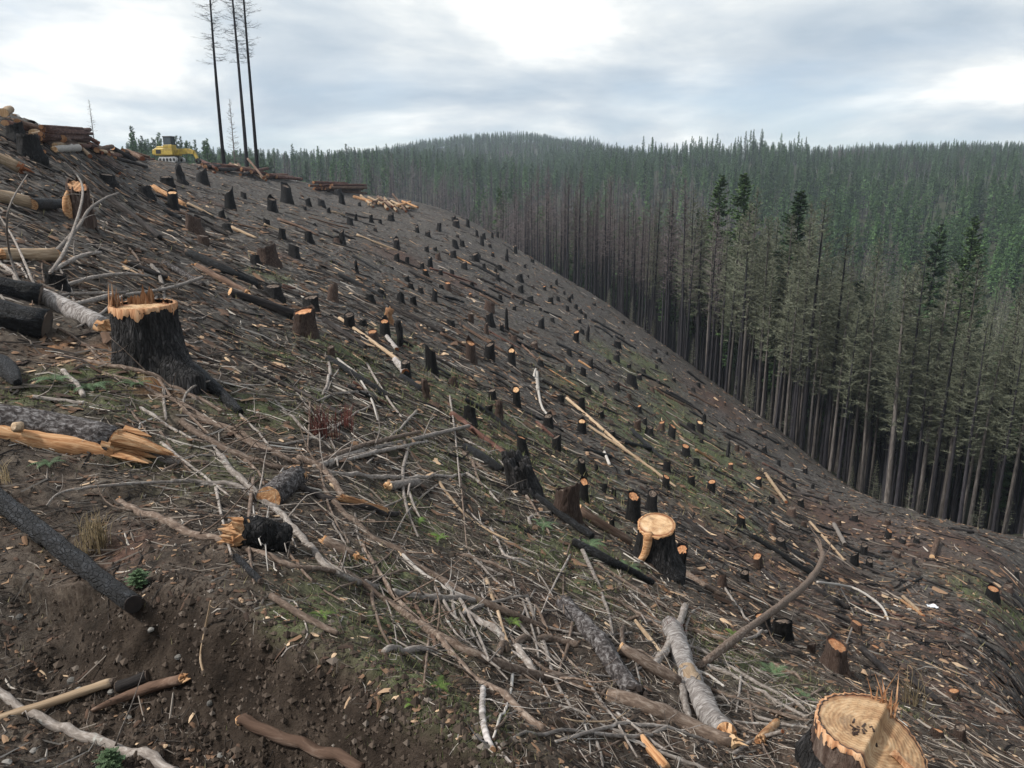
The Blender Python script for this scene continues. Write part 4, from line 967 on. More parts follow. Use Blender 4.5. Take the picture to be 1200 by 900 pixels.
for ln in big.strip().split("\n"):
    q = [s.strip() for s in ln.split("|")]
    big_px = max(float(v) for v in q[2].split(","))
    o, mx, my = wood_px(q[0], q[1], q[2], q[3], ends=q[4], end_mat=q[5], sides=24 if big_px > 25 else 14 if big_px > 11 else 9, rigid=q[1].count(" ") < 3, rough=0.10)
    tag(o, q[6], "stick" if "stick" in q[0] else "pole" if "pole" in q[0] else "slab" if "slab" in q[0] else "log", kind="thing"); LOGS.append([o, mx, my])
    if "splintered orange tip" in q[6]:
        o["group"] = "logs"; del o["group"]
        # stripped lower side and branch stubs of the big bark log
        me = o.data; Lx = max(v.co.x for v in me.vertices); Rr = 0.5 * 41 * float(depth_of(np.array(o.location[:]))) / FPX
        sp = MB(); r2 = np.random.default_rng(2)
        for kk in range(15):
            a0 = np.array([Lx - 0.25 * Rr, r2.uniform(-.75, .75) * Rr, r2.uniform(-.8, .6) * Rr]); ln_ = Rr * r2.uniform(0.9, 3.0) * (1.35 if a0[2] > 0 else 0.9)
            a1 = a0 + np.array([ln_, -a0[1] * .4 + r2.normal(0, .1 * Rr), -a0[2] * .3 - .35 * Rr])
            sp.add(*tube_geo(np.array([a0, (a0 * .5 + a1 * .5), a1]), np.array([.42, .33, .05]) * Rr * r2.uniform(.6, 1.1), 6, .2, kk))
        link("splintered_tip", sp.mesh("splintered_tip", "orange_wood", False), o)
        st = MB(); xs_ = np.linspace(Lx * .15, Lx, 14); st.add(*tube_geo(np.stack([xs_, np.full(14, -.38 * Rr), np.full(14, -.58 * Rr)], -1), np.full(14, .62 * Rr) * (1 + .08 * np.sin(xs_ * 9)), 12, .12, 3)); link("stripped_side", st.mesh("stripped_side", "orange_wood"), o)
        kb = MB(); kx = Lx * .40; c_ = np.array([[kx, -.75 * Rr, .20 * Rr], [kx - .03, -1.08 * Rr, .27 * Rr]]); kb.add(*tube_geo(c_, np.array([.3, .27]) * Rr, 10, .1, 4)); kb.add(*end_disc(c_, np.array([.3, .27]) * Rr, True, 10)); link("branch_stub", kb.mesh("branch_stub", "pale_wood"), o)
    if "orange scar" in q[6]:
        me = o.data; Lx = max(v.co.x for v in me.vertices); sc = MB(); Rr = 0.5 * 26 * 5.2 / FPX
        th_ = np.linspace(0.4, 2.2, 6); xs_ = np.linspace(Lx * .50, Lx * .68, 7); ctr = np.array([np.mean([v.co[:] for v in me.vertices if abs(v.co.x - x) < Lx * .04], axis=0) for x in xs_])
        g_ = np.array([[c + np.array([0, np.cos(t) * -Rr, np.sin(t) * Rr]) * (1.13 if 0 < a < 6 and 0 < b < 5 else 0.92) for b, t in enumerate(th_)] for a, c in enumerate(ctr)])
        ii, jj = np.meshgrid(np.arange(6), np.arange(5), indexing='ij'); sc.add(g_.reshape(-1, 3), [np.stack([ii * 6 + jj, ii * 6 + jj + 1, (ii + 1) * 6 + jj + 1, (ii + 1) * 6 + jj], -1).reshape(-1, 4)]); link("peeled_scar", sc.mesh("peeled_scar", "pale_wood"), o)
br = """372,570 400,600 440,635 500,672 560,706 637,741|6,8,8,9,10,10|B|-b|9|long brown branch from the crossing heap to a broken end beside dug soil
395,668 450,705 520,750 575,780 640,798 681,806|8,9,11,12,13,14|B|-b|8|long dark branch ending in a torn pale end beside the thick cut log
425,640 455,690 505,742 560,800 636,857|5,6,7,9,10|B|--|10|long grey brown branch sloping down across the middle of the foreground
566,808 566,845 577,880|7,8,8|W|-c|2|short pale birch stick standing out at the bottom of the branch heap
545,718 590,752 626,792|8,9,9|G|c-|2|short grey stick beside the arched dark branch
584,770 604,756 640,750 678,757|9,9,10,9|B|--|2|arched dark branch lying beside the grey forked log
450,766 480,764 512,767|8,9,8|G|--|1|short grey branch piece below the long dark branch
460,695 510,702 558,706|8,9,7|G|--|2|short curved grey branch under the long brown branch
803,712 790,745 765,786|8,9,9|G|--|1|bluish grey stick leaning across the birch log
798,774 800,810 807,843|9,9,8|G|--|1|smooth grey stick lying along the birch log
731,763 729,738 736,727 748,722,0.15|6,6,5,4|B|--|0|small hooked branch curling up from the foreground heap
744,727,0.1 770,760 795,797|4,6,7|P|--|0|pale stripped branch between the hooked branch and the birch log
805,758 850,779 900,808 945,836|5,5,5,5|G|--|6|uppermost of the parallel grey branches left of the biggest sawn stump
812,775 870,800 945,842|5,5,5|G|--|6|second of the parallel grey branches left of the biggest sawn stump
815,800 880,826 950,846|5,5,5|B|--|5|third of the parallel branches left of the biggest sawn stump
822,815 880,838 950,856|4,4,4|G|--|5|lowest of the parallel grey branches left of the biggest sawn stump
800,735 850,752 890,772 940,800|5,5,4,4|B|--|5|thin branch lying uphill of the parallel branches
600,867 670,858 760,863 842,849|4,5,5,5|G|--|6|long grey branch along the bottom edge of the heap
650,870 720,851 780,853 835,872|4,5,5,5|G|--|5|bowed grey branch below the thick cut log
655,828 740,868 835,905|4,5,5|G|--|4|straight grey branch running to the bottom edge
838,902 880,870 917,857,0.1|6,6,5|G|-c|1|grey stick poking up left of the biggest sawn stump
140,590 215,625 290,646 345,666 408,677|9,10,8,7,6|B|b-|7|long brown branch lying on the bare soil below the torn stub
212,482 265,505 315,530 352,546|6,7,7,7|B|--|6|brown branch sloping into the crossing heap from uphill
213,495 250,520 290,540 330,550 362,552|8,8,8,7,7|B|--|5|bent brown branch entering the crossing heap
252,533 280,560 310,590 340,620 370,650 392,672 442,693|7,8,8,9,9,9,7|G|--|9|long grey branch crossing in front of the torn stub
368,548 420,530 480,516 550,499,0.12|7,7,6,4|G|--|7|pale branch pointing right out of the crossing heap, lowest of three
366,545 425,522 492,506,0.1|6,6,4|B|--|5|branch pointing right out of the crossing heap, uppermost of three
385,547 440,530 500,518|5,5,4|G|--|3|branch pointing right out of the crossing heap, middle of three
385,556 440,561 500,561 552,559|6,6,5,4|G|--|6|level grey branch right of the crossing heap
348,538 375,549 394,572 402,584|8,9,9,8|B|--|2|short bent branch in the middle of the crossing heap
348,571 392,588 440,600 468,603|8,8,8,6|D|-b|3|dark branch with an orange end in the crossing heap
200,566 260,568 300,585 328,597|6,7,7,7|G|--|4|bent grey branch uphill of the torn stub
75,419 140,432 200,455 262,483|5,6,6,5|B|--|4|branch lying in front of the splintered black stump
120,438 190,467 240,492 300,520 332,536|5,6,6,6,5|B|--|5|long branch from the ferns down to the crossing heap
246,446,0.15 224,455,0.1 215,475 235,505 262,537|2,3,3,3,3|G|--|3|hooked thin grey twig above the crossing heap
74,436 90,452 98,466|6,7,6|G|--|1|short pale stick among the ferns
38,467 65,470 99,473|6,5,5|G|b-|1|small pale stick lying behind the big bark log
140,520 175,532 210,545|8,9,8|G|--|2|grey stick below the splintered log tip
55,592,0.1 75,576,0.1 140,568,0.08 210,565 262,571|2,3,4,4,4|G|--|8|thin pale branch arching below the big bark log
-20,806 30,836 90,863 140,881 205,908|9,11,12,11,12|G|--|3|smooth grey branch across the bottom left corner
247,704,0.12 241,735 235,770 240,792|2,3,3,3|P|--|2|thin pale root hanging down the dug bank
818,782 870,742,0.25 920,705,0.5 945,684,0.65 960,664,0.75 964,648,0.8 956,632,0.85|9,9,8,8,7,6,3|B|--|4|long arching branch rising over the slope left of the forest
958,682,0.3 1000,689,0.25 1030,708,0.2 1041,727|3,3,3,3|X|--|0|thin pale curved stick beside the tip of the arching branch
43,342 30,310,0.25 14,276,0.5 -4,248,0.7|4,3,2.4,1.6|G|--|3|thin grey sapling stem leaning out of the left edge
60,300 90,268,0.5 106,244,0.8 126,231,1.0 139,226,1.05|5,4.5,3.5,3,2|G|--|4|grey leaning sapling stem bending over the split stump
55,325 78,290,0.4 95,240,1.0 96,216,1.25 87,201,1.4 75,190,1.5|4.5,4,3,2.6,2,1.6|G|--|3|grey sapling stem curving up above the split stump
26,340 12,300,0.4 8,262,0.9 14,235,1.2 32,205,1.6|3,2.8,2.2,2,1.5|G|--|4|thin bare sapling stem near the left edge
65,338 110,325,0.2 150,321,0.25 173,324,0.25|4,5,4,3|G|--|4|pale branch above the birch log, reaching over the black burnt chunk
63,346 105,344,0.1 146,343,0.15|4,4,4|G|--|3|level grey branch behind the birch log
82,358 115,350,0.1 136,344,0.15|6,6,5|G|-b|1|stick with an orange tip behind the birch log
145,346,0.1 200,337,0.15 237,325,0.2|4,4,4|G|--|4|branch reaching uphill behind the splintered black stump
112,356 170,352 205,349 245,358|4,4,4,3|B|--|3|low branch passing behind the splinters of the black stump
-10,305 12,318 30,342|5,5,4|G|--|2|grey branch at the left edge above the two black logs
60,318 95,300,0.2 118,296,0.3|5,5,4|G|--|2|branch crossing over the black burnt chunk
628,432 626,440,0.1 630,448|2.5,3,4|X|--|0|small upper fork of the bright white branch on the slope
629,437 630,458|4,5|X|--|0|bright white forked branch standing out in the middle of the slope
631,458 634,474 641,487|3,3,3|X|--|0|pale lower piece of the bright white branch
597,392 631,425|3,3|R|--|0|thin brown pole uphill of the bright white branch
575,620 590,650 622,662|4,4,4|G|--|3|curved grey branch on the soil patch left of the thick black pole
560,610 620,625 640,632|3,4,4|D|--|2|thin dark branch beside the long black pole
622,616 620,608 632,602 645,601|4,4,4,4|G|--|0|small hooked grey stick beside the long black pole
535,650 570,660 600,672|4,5,4|B|--|2|small brown branch on the soil patch
540,648 560,660 590,675|3,4,3|G|--|2|thin grey branch on the soil patch
470,700 495,725 512,765|5,5,5|R|--|2|thin red brown stick under the long dark branch
330,770 360,745 345,705|2,2,2|G|--|1|thin twig on the lip of the dug bank
560,690 580,730 600,745|3,3,3|G|--|2|thin twig beside the broken end of the long brown branch
680,690 740,715 790,745|5,5,4|B|--|4|dark branch uphill of the grey forked log
700,660 760,700 812,735|4,4,4|B|--|4|thin branch downhill of the thick black pole
640,735 690,745 740,742|4,4,3|G|--|3|grey branch crossing behind the forked log
830,745 870,750 905,737 925,730|3,4,4,3|G|--|3|bowed pale branch in front of the orange flat stump
850,690 870,720 890,745|3,3,3|G|--|2|thin stick beside the orange flat stump
985,690,0.2 1000,720 990,760|2,2,2|G|--|2|thin bent twig behind the brown stump
320,470 352,500 388,528|3,4,3|G|--|4|thin grey branch beside the reddish twigs
355,478 395,505 425,520|3,3,3|G|--|3|thin branch right of the reddish twigs
275,480 305,510 322,533|3,3,3|G|--|3|thin branch uphill of the bark log stub
455,520 480,545 478,580,0.1|2,3,2|G|--|3|thin upright twig right of the crossing heap
"""
for ln in br.strip().split("\n"):
    q = [s.strip() for s in ln.split("|")]; mxw = max(float(v) for v in q[1].split(","))
    o, mx, my = wood_px("branch" if "stick" not in q[5] and "sapling" not in q[5] and "twig" not in q[5] else "stick" if "stick" in q[5] else "sapling_stem" if "sapling" in q[5] else "twig", q[0], q[1], q[2], ends=q[3], end_mat="orange_wood" if "b" in q[3] else "fresh_cut", sides=10 if mxw > 7 else 7, rigid=False, rough=0.12, twigs=int(q[4]))
    tag(o, q[5], "branch" if "stick" not in q[5] else "stick", "branches left on the slope"); BRANCHES.append([o, mx, my])

# ---- smaller branches strewn through the foreground heap
r_ = np.random.default_rng(44); SMALL = []
BPOLY = [(120,470),(330,430),(470,470),(560,520),(640,610),(700,690),(830,720),(950,830),(930,895),(600,895),(560,790),(400,690),(230,610)]
BP2 = [(0,260),(120,280),(240,330),(250,400),(120,420),(0,400)]
while len(SMALL) < 165:
    px, py = r_.uniform(0, 960), r_.uniform(250, 895)
    if not (inside(px, py, BPOLY) or (inside(px, py, BP2) and r_.random() < .8)): continue
    a = r_.normal(.55, .55) if r_.random() < .7 else r_.uniform(0, 3.14); L_ = r_.uniform(30, 125) * (1 if py > 430 else .6); cv = r_.normal(0, .08)
    q = [(px + (t - .5) * L_ * math.cos(a) - math.sin(a) * cv * L_ * (1 - 4 * (t - .5) ** 2), py + (t - .5) * L_ * math.sin(a) + math.cos(a) * cv * L_ * (1 - 4 * (t - .5) ** 2)) for t in (0, .33, .66, 1)]
    if min(z[1] for z in q) < 240 or max(z[1] for z in q) > 930: continue
    t_ = r_.uniform(2.0, 5.4); m = r_.choice(["G", "G", "G", "B", "B", "X", "P"], p=[.2, .2, .18, .22, .15, .02, .03])
    lf = "" if r_.random() < .6 else f",{r_.uniform(.04, .12):.2f}"
    o, mx, my = wood_px("small_branch", " ".join(f"{z[0]:.0f},{z[1]:.0f}" + (lf if k_ == 3 else "") for k_, z in enumerate(q)), f"{t_:.1f},{t_ * .55:.1f}", m, ends="--", sides=6, n=10, rigid=False, rough=.12, twigs=int(r_.integers(0, 4)), keep=False)
    SMALL.append([o, mx, my, m])

# ---- snags and standing slabs on the slope
def snag(px, py, w, h, label, mat="charred_bark", seed=1, slab=False):
    p = ground([px], [py])[0]; d = float(depth_of(p)); R = 0.5 * w * d / FPX; Hh = h * d / FPX; r2 = np.random.default_rng(seed)
    root = empty("standing_slab" if slab else "snag", p)
    zs = np.linspace(-0.25 * Hh, Hh, 12); C_ = np.stack([0.25 * R * np.sin(zs * 3 / Hh + seed), 0.2 * R * np.cos(zs * 4 / Hh), zs], -1)
    RR = R * (np.interp(zs / Hh, [-.25, 0, .25, .85, 1], [1.7, 1.45, 1.0, .8, .12]) if not slab else np.interp(zs / Hh, [-.25, 0, 1], [1, 1, .85]))
    mb = MB(); mb.add(*tube_geo(C_, RR, 9, .22, seed)); link("charred_stem", mb.mesh("charred_stem", mat), root)
    mb = MB(); splinters(mb, 7, R * .1, R * .7, 0, 6.28, Hh * (.9 if slab else .7), .12 * Hh, .3 * Hh, R * .25, seed, .12); link("broken_tip", mb.mesh("broken_tip", mat), root)
    tag(root, label, "snag", "snags on the slope", kind="thing"); return root
snag(212, 214, 9, 22, "pointed black snag right below the yellow excavator", seed=2)
snag(594, 388, 4, 28, "thin tall black snag in the upper middle of the slope", seed=3)
snag(689, 400, 4, 20, "thin black snag beside a small orange-topped stump near the dark forest edge", seed=4)
snag(853, 536, 4, 21, "thin black snag with a flared foot in the green strip below the forest", seed=5)
snag(584, 491, 10, 24, "broken red-brown snag with a jagged tip above the rounded charred stump", "brown_bark", 6)
snag(468, 405, 8, 30, "tall dark slab standing beside the orange stump cluster", "charred_bark", 7, True)
snag(499, 467, 9, 23, "pale brown slab standing against a splintered orange stump", "brown_bark", 8, True)
snag(418, 319, 4, 15, "thin black post-like snag on the upper slope", seed=9)
snag(457, 380, 11, 19, "slanted orange-brown slab standing in the orange stump cluster", "splinter_wood", 10, True)
snag(594, 300, 3, 9, "tiny black snag near the top of the dark forest edge", seed=12)

# ---- more poles lying down the slope
r_ = np.random.default_rng(33); cnt = 0
PPOLY = [(130,215),(230,215),(350,235),(480,262),(600,310),(700,370),(800,430),(880,505),(960,580),(1080,635),(1190,660),(1190,840),(1080,800),(1000,760),(900,690),(800,640),(700,590),(640,560),(560,520),(450,480),(330,440),(250,380),(180,320),(110,250)]
while cnt < 210:
    px, py = r_.uniform(110, 1190), r_.uniform(210, 840)
    if not inside(px, py, PPOLY): continue
    p = ground([px], [py])[0]; d = float(depth_of(p))
    L_ = r_.uniform(14, 60) * d / FPX * (1.0 if d > 20 else 0.9); R = np.clip(r_.uniform(1.6, 4.2) * d / FPX * 0.5, 0.015, 0.13)
    gx_, gy_ = slope_dir(p[0], p[1]); a = math.atan2(-gy_, -gx_) + r_.normal(0, 0.28 if px < 950 else 0.7)
    e = p + np.array([math.cos(a) * L_, math.sin(a) * L_, 0]); e[2] = H(e[0], e[1])
    m = r_.choice(["D", "D", "C", "C", "R", "P", "T", "O", "D"], p=[.15, .15, .2, .1, .14, .08, .06, .04, .08])
    bend = (p + e) / 2 + np.array([r_.normal(0, .015 * L_), r_.normal(0, .015 * L_), 0]); bend[2] = H(bend[0], bend[1])
    o = wood("fallen_pole", [p, bend, e], [R, R * .9, R * .65], WOODS[m], 6, 8, .12, ends="--", rigid=True)
    POLES.append([o, px, py, m]); cnt += 1

# ---- decks and heaps of logs on the crest
PILE = []
_ys = np.arange(100, 320, 1.0); _xs = np.arange(-20, 520, 20.0)
_cd = []
for _x in _xs:
    _d = depth_of(ground(np.full(len(_ys), _x), _ys)); _ok = _d < 135; _cd.append(_d[_ok][0] if _ok.any() else 100.0)
_cd = np.array(_cd)
def crest_d(x): return np.interp(x, _xs, _cd)
def pile(specs, label_place, group):
    for k, (x0, y0, x1, y1, th, lift, m, where) in enumerate(specs):
        a = ground([x0, x1], [y0 + lift, y1 + lift]); d = np.minimum(depth_of(a), [crest_d(x0), crest_d(x1)])
        # a log in a deck stands above the ground point below it
        P = np.array([ray(x0, y0) * d[0], ray(x1, y1) * d[1]]); R = .5 * th * d.mean() / FPX
        o = wood("stacked_log", P, [R, R * .93], WOODS[m], 9, 8, .06, ends="cc", end_mat="fresh_cut" if m in "PO" else "orange_cut", keep=lift > 0, rigid=True)
        tag(o, where + " " + label_place, "log", group); PILE.append(o)
ORD = "first second third fourth fifth sixth seventh eighth ninth tenth eleventh twelfth thirteenth fourteenth fifteenth sixteenth seventeenth eighteenth nineteenth twentieth".split()
jum = [(6,148,48,156,9,0,"T"),(38,156,82,151,7,3,"P"),(56,163,85,160,8,0,"R"),(36,158,78,149,4,10,"P"),(20,143,50,153,8,8,"R"),(4,132,12,128,10,12,"P"),(84,165,106,187,5,0,"P"),(48,167,92,176,6,0,"R"),(58,155,105,152,6,10,"T"),(100,168,128,182,6,0,"T"),(110,172,140,182,6,0,"D"),(98,158,116,168,5,6,"T"),(52,180,75,190,5,0,"D"),(64,170,100,168,5,5,"P"),(118,176,150,186,5,0,"R"),(75,176,96,172,8,0,"R"),(100,180,140,205,6,0,"D"),(135,186,172,196,4,0,"D")]
pile([(*j, f"{WOODS[j[6]].replace('_',' ').replace('pole','log')} {ORD[k]} from the picture edge," if False else f"loose log, {ORD[k]} listed") for k, j in enumerate(jum)], "", "loose logs heaped on the crest at the edge of the picture")
for k, o in enumerate(sorted(PILE, key=lambda q: q.location.x / q.location.y)): o["label"] = f"loose log in the crest heap nearest the picture edge, {ORD[k]} counting from its outer end"
n0 = len(PILE)
for row in range(4):
    for c_ in range(3 if row < 3 else 2):
        y = 163 - row * 4.4 + random.uniform(-.7, .7); x = 88 + row * 2.0 - c_ * 1.2 + random.uniform(-4, 5)
        pile([(x - 42, y + 1 - c_ * 1.6 + 0, x + 18 - row * 3 - c_ * 3, y + 3 - c_ * 1.6, 4.6, 9 + row * 4.4 + c_ * 1.6, "T", "x")], "", "red-brown stacked logs on the crest deck near the picture edge")
        PILE[-1]["label"] = f"red-brown log in the stacked crest deck, {ORD[row]} layer up, {ORD[c_]} from the front"
def heap(n, x0, x1, yf, th, mats, group, place, seed, slope=0.0, lenpx=(18, 34), tilt=6, hmax=8):
    r2 = np.random.default_rng(seed); start = len(PILE)
    for k in range(n):
        xc = x0 + (x1 - x0) * (k + .5) / n + r2.normal(0, 2); L_ = r2.uniform(*lenpx); yc = yf(xc); up = r2.uniform(0, hmax)
        tl = r2.normal(0, tilt) + slope * L_; t_ = r2.uniform(*th)
        pile([(xc - L_ / 2, yc - up - tl / 2, xc + L_ / 2, yc - up + tl / 2, t_, up + 1.0 if up > 2 else 0, r2.choice(list(mats)), "x")], "", group)
    for k, o in enumerate(sorted(PILE[start:], key=lambda q: q.location.x / q.location.y)):
        o["label"] = f"{place}, {ORD[k] if k < 20 else str(k + 1) + 'th'} from the excavator side"
heap(20, 240, 345, lambda x: 197 + (x - 240) * .145, (3.0, 4.6), "TTTRDP", "logs decked by the three tall bare trees", "decked log under the three tall bare trees", 3, .06, (16, 34), 2.5, 7)
heap(14, 232, 300, lambda x: 194 + (x - 232) * .13, (1.6, 3.4), "RPDOT", "broken slash by the excavator", "broken slash piece right of the excavator", 25, .3, (8, 24), 6, 6)
pile([(275, 193, 312, 211, 3, 3, "P", "long pale log slanting off the deck")], "beside the three tall bare trees", "logs decked by the three tall bare trees")
heap(16, 385, 412, lambda x: 223 + (x - 385) * .1, (2.6, 3.4), "TTTR", "logs in the small red-brown crest deck", "red-brown log in the small deck on the crest", 5, .03, (34, 46), .8, 9)
heap(14, 100, 175, lambda x: 174 + (x - 100) * .19, (3.0, 6.0), 'DDTRPB', 'slash logs along the crest', 'slash log on the crest left of the excavator', 15, .2, (12, 30), 5, 5)
heap(20, 428, 482, lambda x: 237 + (x - 428) * .16, (2.4, 4.2), "OPOPR", "fresh split logs heaped on the crest", "fresh split log in the orange crest heap", 8, .35, (10, 22), 6, 6)

# ------------------------------------------------------------------ trees
def tree_meshes(seed, Ht, r0, kind, far=False):
    """kind: bare (dead, twigs only), scorched (dead, more twigs), green. Returns trunk mesh builder and crown mesh builder data."""
    r2 = np.random.default_rng(seed); tr, cr = MB(), MB()
    zs = np.concatenate([[-1.2], np.linspace(0, Ht, 5 if far else 12)])
    C_ = np.stack([0.10 * np.sin(zs * .13 + seed), 0.10 * np.cos(zs * .11 + seed * 2), zs], -1); C_ -= C_[1] * [1, 1, 0]
    RR = r0 * np.clip(1 - zs / Ht, 0, 1) ** 0.75 + 0.012; RR[0] = r0 * 1.35; RR[1] = r0 * 1.18
    tr.add(*tube_geo(C_, RR, 5 if far else 8, 0.05, seed, cap=False))
    z0 = {"bare": .40, "scorched": .36, "green": .22, "bushy": .30, "bush": .05, "tall": .44}[kind]
    nb = {"bare": 95, "scorched": 130, "green": 130, "bushy": 220, "bush": 60, "tall": 120}[kind]
    if far: nb = int(nb * (.85 if kind == "green" else .6))
    spread = {"bare": 2.8, "scorched": 3.1, "bushy": 3.6, "green": 3.0 if not far else 3.5, "bush": 0.9, "tall": 2.7}[kind]
    for k in range(nb):
        t = z0 + (1 - z0) * ((k + r2.uniform(0, 1)) / nb) ** (0.9 if kind not in ("green", "bushy") else 1.0); z = t * Ht
        q = (t - z0) / (1 - z0)
        ln = spread * ((1 - q) ** .75 * (0.55 + .45 * min(1, q * 4)) + .10) * r2.uniform(.55, 1.15)
        if kind in ("bare", "scorched") and q < .3: ln *= r2.uniform(.3, .9)
        a = r2.uniform(0, 6.28); up = (0.15 if kind not in ("green", "bushy") else -.02) + .45 * q + r2.normal(0, .12)
        d = np.array([math.cos(a), math.sin(a), up]); d /= np.linalg.norm(d)
        b0 = np.array([np.interp(z, zs, C_[:, 0]), np.interp(z, zs, C_[:, 1]), z]); b2 = b0 + d * ln; b1 = (b0 + b2) / 2 + np.array([0, 0, -.07 * ln])
        side = np.cross(d, [0, 0, 1.0]); side /= np.linalg.norm(side) + 1e-9; w = (.016 + .008 * ln) * (1.7 if far else 1)
        upv = np.array([0, 0, 1.0]) * w
        cr.add([b0 - side * w, b0 + side * w, b0 + upv, b1 - side * w * .6, b1 + side * w * .6, b1 + upv * .6, b2], [np.array([[0, 1, 4, 3], [1, 2, 5, 4], [2, 0, 3, 5]]), np.array([[3, 4, 6], [4, 5, 6], [5, 3, 6]])])
        if kind in ("green", "bushy"):
            m_ = 9 if far else 24 if kind == "green" else 46; ts = r2.uniform(.08, 1, m_); sg = r2.choice([-1, 1], m_)
            bp = b0 + (b2 - b0) * ts[:, None]; sl = ln * .38 * (1.15 - ts) * r2.uniform(.6, 1.3, m_) + .12
            dv = d[None] * .55 + side[None] * (sg * r2.uniform(.4, 1.0, m_))[:, None] + np.array([0, 0, 1.0])[None] * r2.normal(-.12, .18, m_)[:, None]
            wv = np.cross(dv, np.array([0, 0, 1.0]) + r2.normal(0, .5, (m_, 3))); wv /= np.linalg.norm(wv, axis=1)[:, None] + 1e-9
            wd = ((.15 if kind == "green" else .085) if not far else .50) * r2.uniform(.7, 1.4, m_)
            tip = bp + dv * sl[:, None]; mid = (bp + tip) / 2
            VV = np.stack([bp, mid - wv * wd[:, None], tip, mid + wv * wd[:, None]], 1).reshape(-1, 3); ii = np.arange(m_)[:, None] * 4
            cr.add(VV, [ii + np.array([[0, 1, 2, 3]])])
        else:
            m_ = (8 if far else {"bare": 18, "scorched": 24, "bush": 7, "tall": 15}[kind]); ts = r2.uniform(.15, 1, m_); sg = r2.choice([-1, 1], m_)
            bp = b0 * (1 - ts[:, None]) + b2 * ts[:, None] + np.array([0, 0, -.14 * ln]) * (ts * (1 - ts) * 2)[:, None]
            dv = d[None] * r2.uniform(.2, .8, (m_, 1)) + side[None] * (sg * r2.uniform(.3, 1.0, m_))[:, None] + np.array([0, 0, 1.0])[None] * r2.normal(-.02, .30, m_)[:, None]
            sl = ln * .42 * (1.1 - .6 * ts) * r2.uniform(.5, 1.3, m_) + .05
            wv = np.cross(dv, r2.normal(0, 1, (m_, 3))); wv /= np.linalg.norm(wv, axis=1)[:, None] + 1e-9
            wd = .019 * (2.6 if far else 1) * (.8 if kind in ("tall", "bush") else 1) * r2.uniform(.7, 1.4, m_) * (1.25 if kind == "scorched" else 1)
            tip = bp + dv * sl[:, None]
            VV = np.stack([bp - wv * wd[:, None], bp + wv * wd[:, None], tip], 1).reshape(-1, 3); ii = np.arange(m_)[:, None] * 3
            cr.add(VV, [ii + np.array([[0, 1, 2]])])
    return tr, cr
def joined(tr, cr, name, mats):
    mb = MB()
    for src, mi in ((tr, 0), (cr, 1)):
        V_ = np.concatenate(src.v); off = mb.n; mb.v.append(V_); mb.n += len(V_)
        for f in src.f: mb.f.append(f + off); mb.m.append(np.full(len(f), mi, int))
    return mb.mesh(name, mats)
BARE = [tree_meshes(200 + s, 25, .20, "bare") for s in range(5)]
SCOR = [tree_meshes(300 + s, 24, .21, "scorched") for s in range(5)]
GREE = [tree_meshes(400 + s, 25, .22, "green") for s in range(4)]
def pair(lst, tm, cm): return [(t.mesh("trunk", tm), c.mesh("crown", cm)) for t, c in lst]
LIB = {"bare": pair(BARE, "trunk_bark_dark", "plum_twigs"), "scorched": pair(SCOR, "trunk_bark_pale", "olive_twigs"), "scorched_dark": pair(SCOR, "trunk_bark_dark", "olive_twigs"), "green": pair(GREE, "trunk_bark_dark", "green_needles"), "bright": pair(GREE, "trunk_bark_dark", "bright_needles")}
BUSHY = [tree_meshes(450 + s, 25, .24, "bushy") for s in range(3)]
LIB["bushy_bright"] = pair(BUSHY, "trunk_bark_dark", "bright_needles"); LIB["bushy_dark"] = pair(BUSHY, "trunk_bark_dark", "green_needles")
TREES = []
def put_tree(kind, x, y, sc, name, var=None, rz=None, z=None):
    tm, cm = LIB[kind][random.randrange(len(LIB[kind])) if var is None else var]
    o = empty(name, (x, y, H(x, y) if z is None else z), random.uniform(0, 6.28) if rz is None else rz); o.scale = (sc * random.uniform(.9, 1.1), sc * random.uniform(.9, 1.1), sc)
    o.rotation_euler[0] = random.gauss(0, .012); o.rotation_euler[1] = random.gauss(0, .012)
    link("trunk", tm, o); link("crown", cm, o); return o
# stand beyond the clearing: positions behind the edge
r_ = np.random.default_rng(55); POS = []
def far_enough(x, y, mind):
    if not POS: return True
    a = np.array(POS[-900:]); return np.min((a[:, 0] - x) ** 2 + (a[:, 1] - y) ** 2) > mind * mind
tries = 0
while len(POS) < 1500 and tries < 60000:
    tries += 1
    a = r_.uniform(az_px(500, 260), az_px(1330, 600)); back = r_.exponential(26) if r_.random() < .75 else r_.uniform(0, 160)
    if back > 200: continue
    r = edge_r(a) + 0.8 + back + 45 * float(sstep(az_px(640, 300), az_px(520, 260), np.array(a)) if False else 1 - sstep(az_px(520, 260), az_px(640, 300), np.array(a))); x, y = r * math.sin(a), r * math.cos(a)
    if far_enough(x, y, 2.0 if back < 12 else 2.6): POS.append((x, y, back, a))
P_ = np.array(POS)
px_ = proj(np.stack([P_[:, 0], P_[:, 1], H(P_[:, 0], P_[:, 1])], -1))
order = np.argsort(P_[:, 2] + 0.12 * np.hypot(P_[:, 0], P_[:, 1]))
single = set(order[:300].tolist()); REST = {"bare": [], "scorched": [], "green": []}
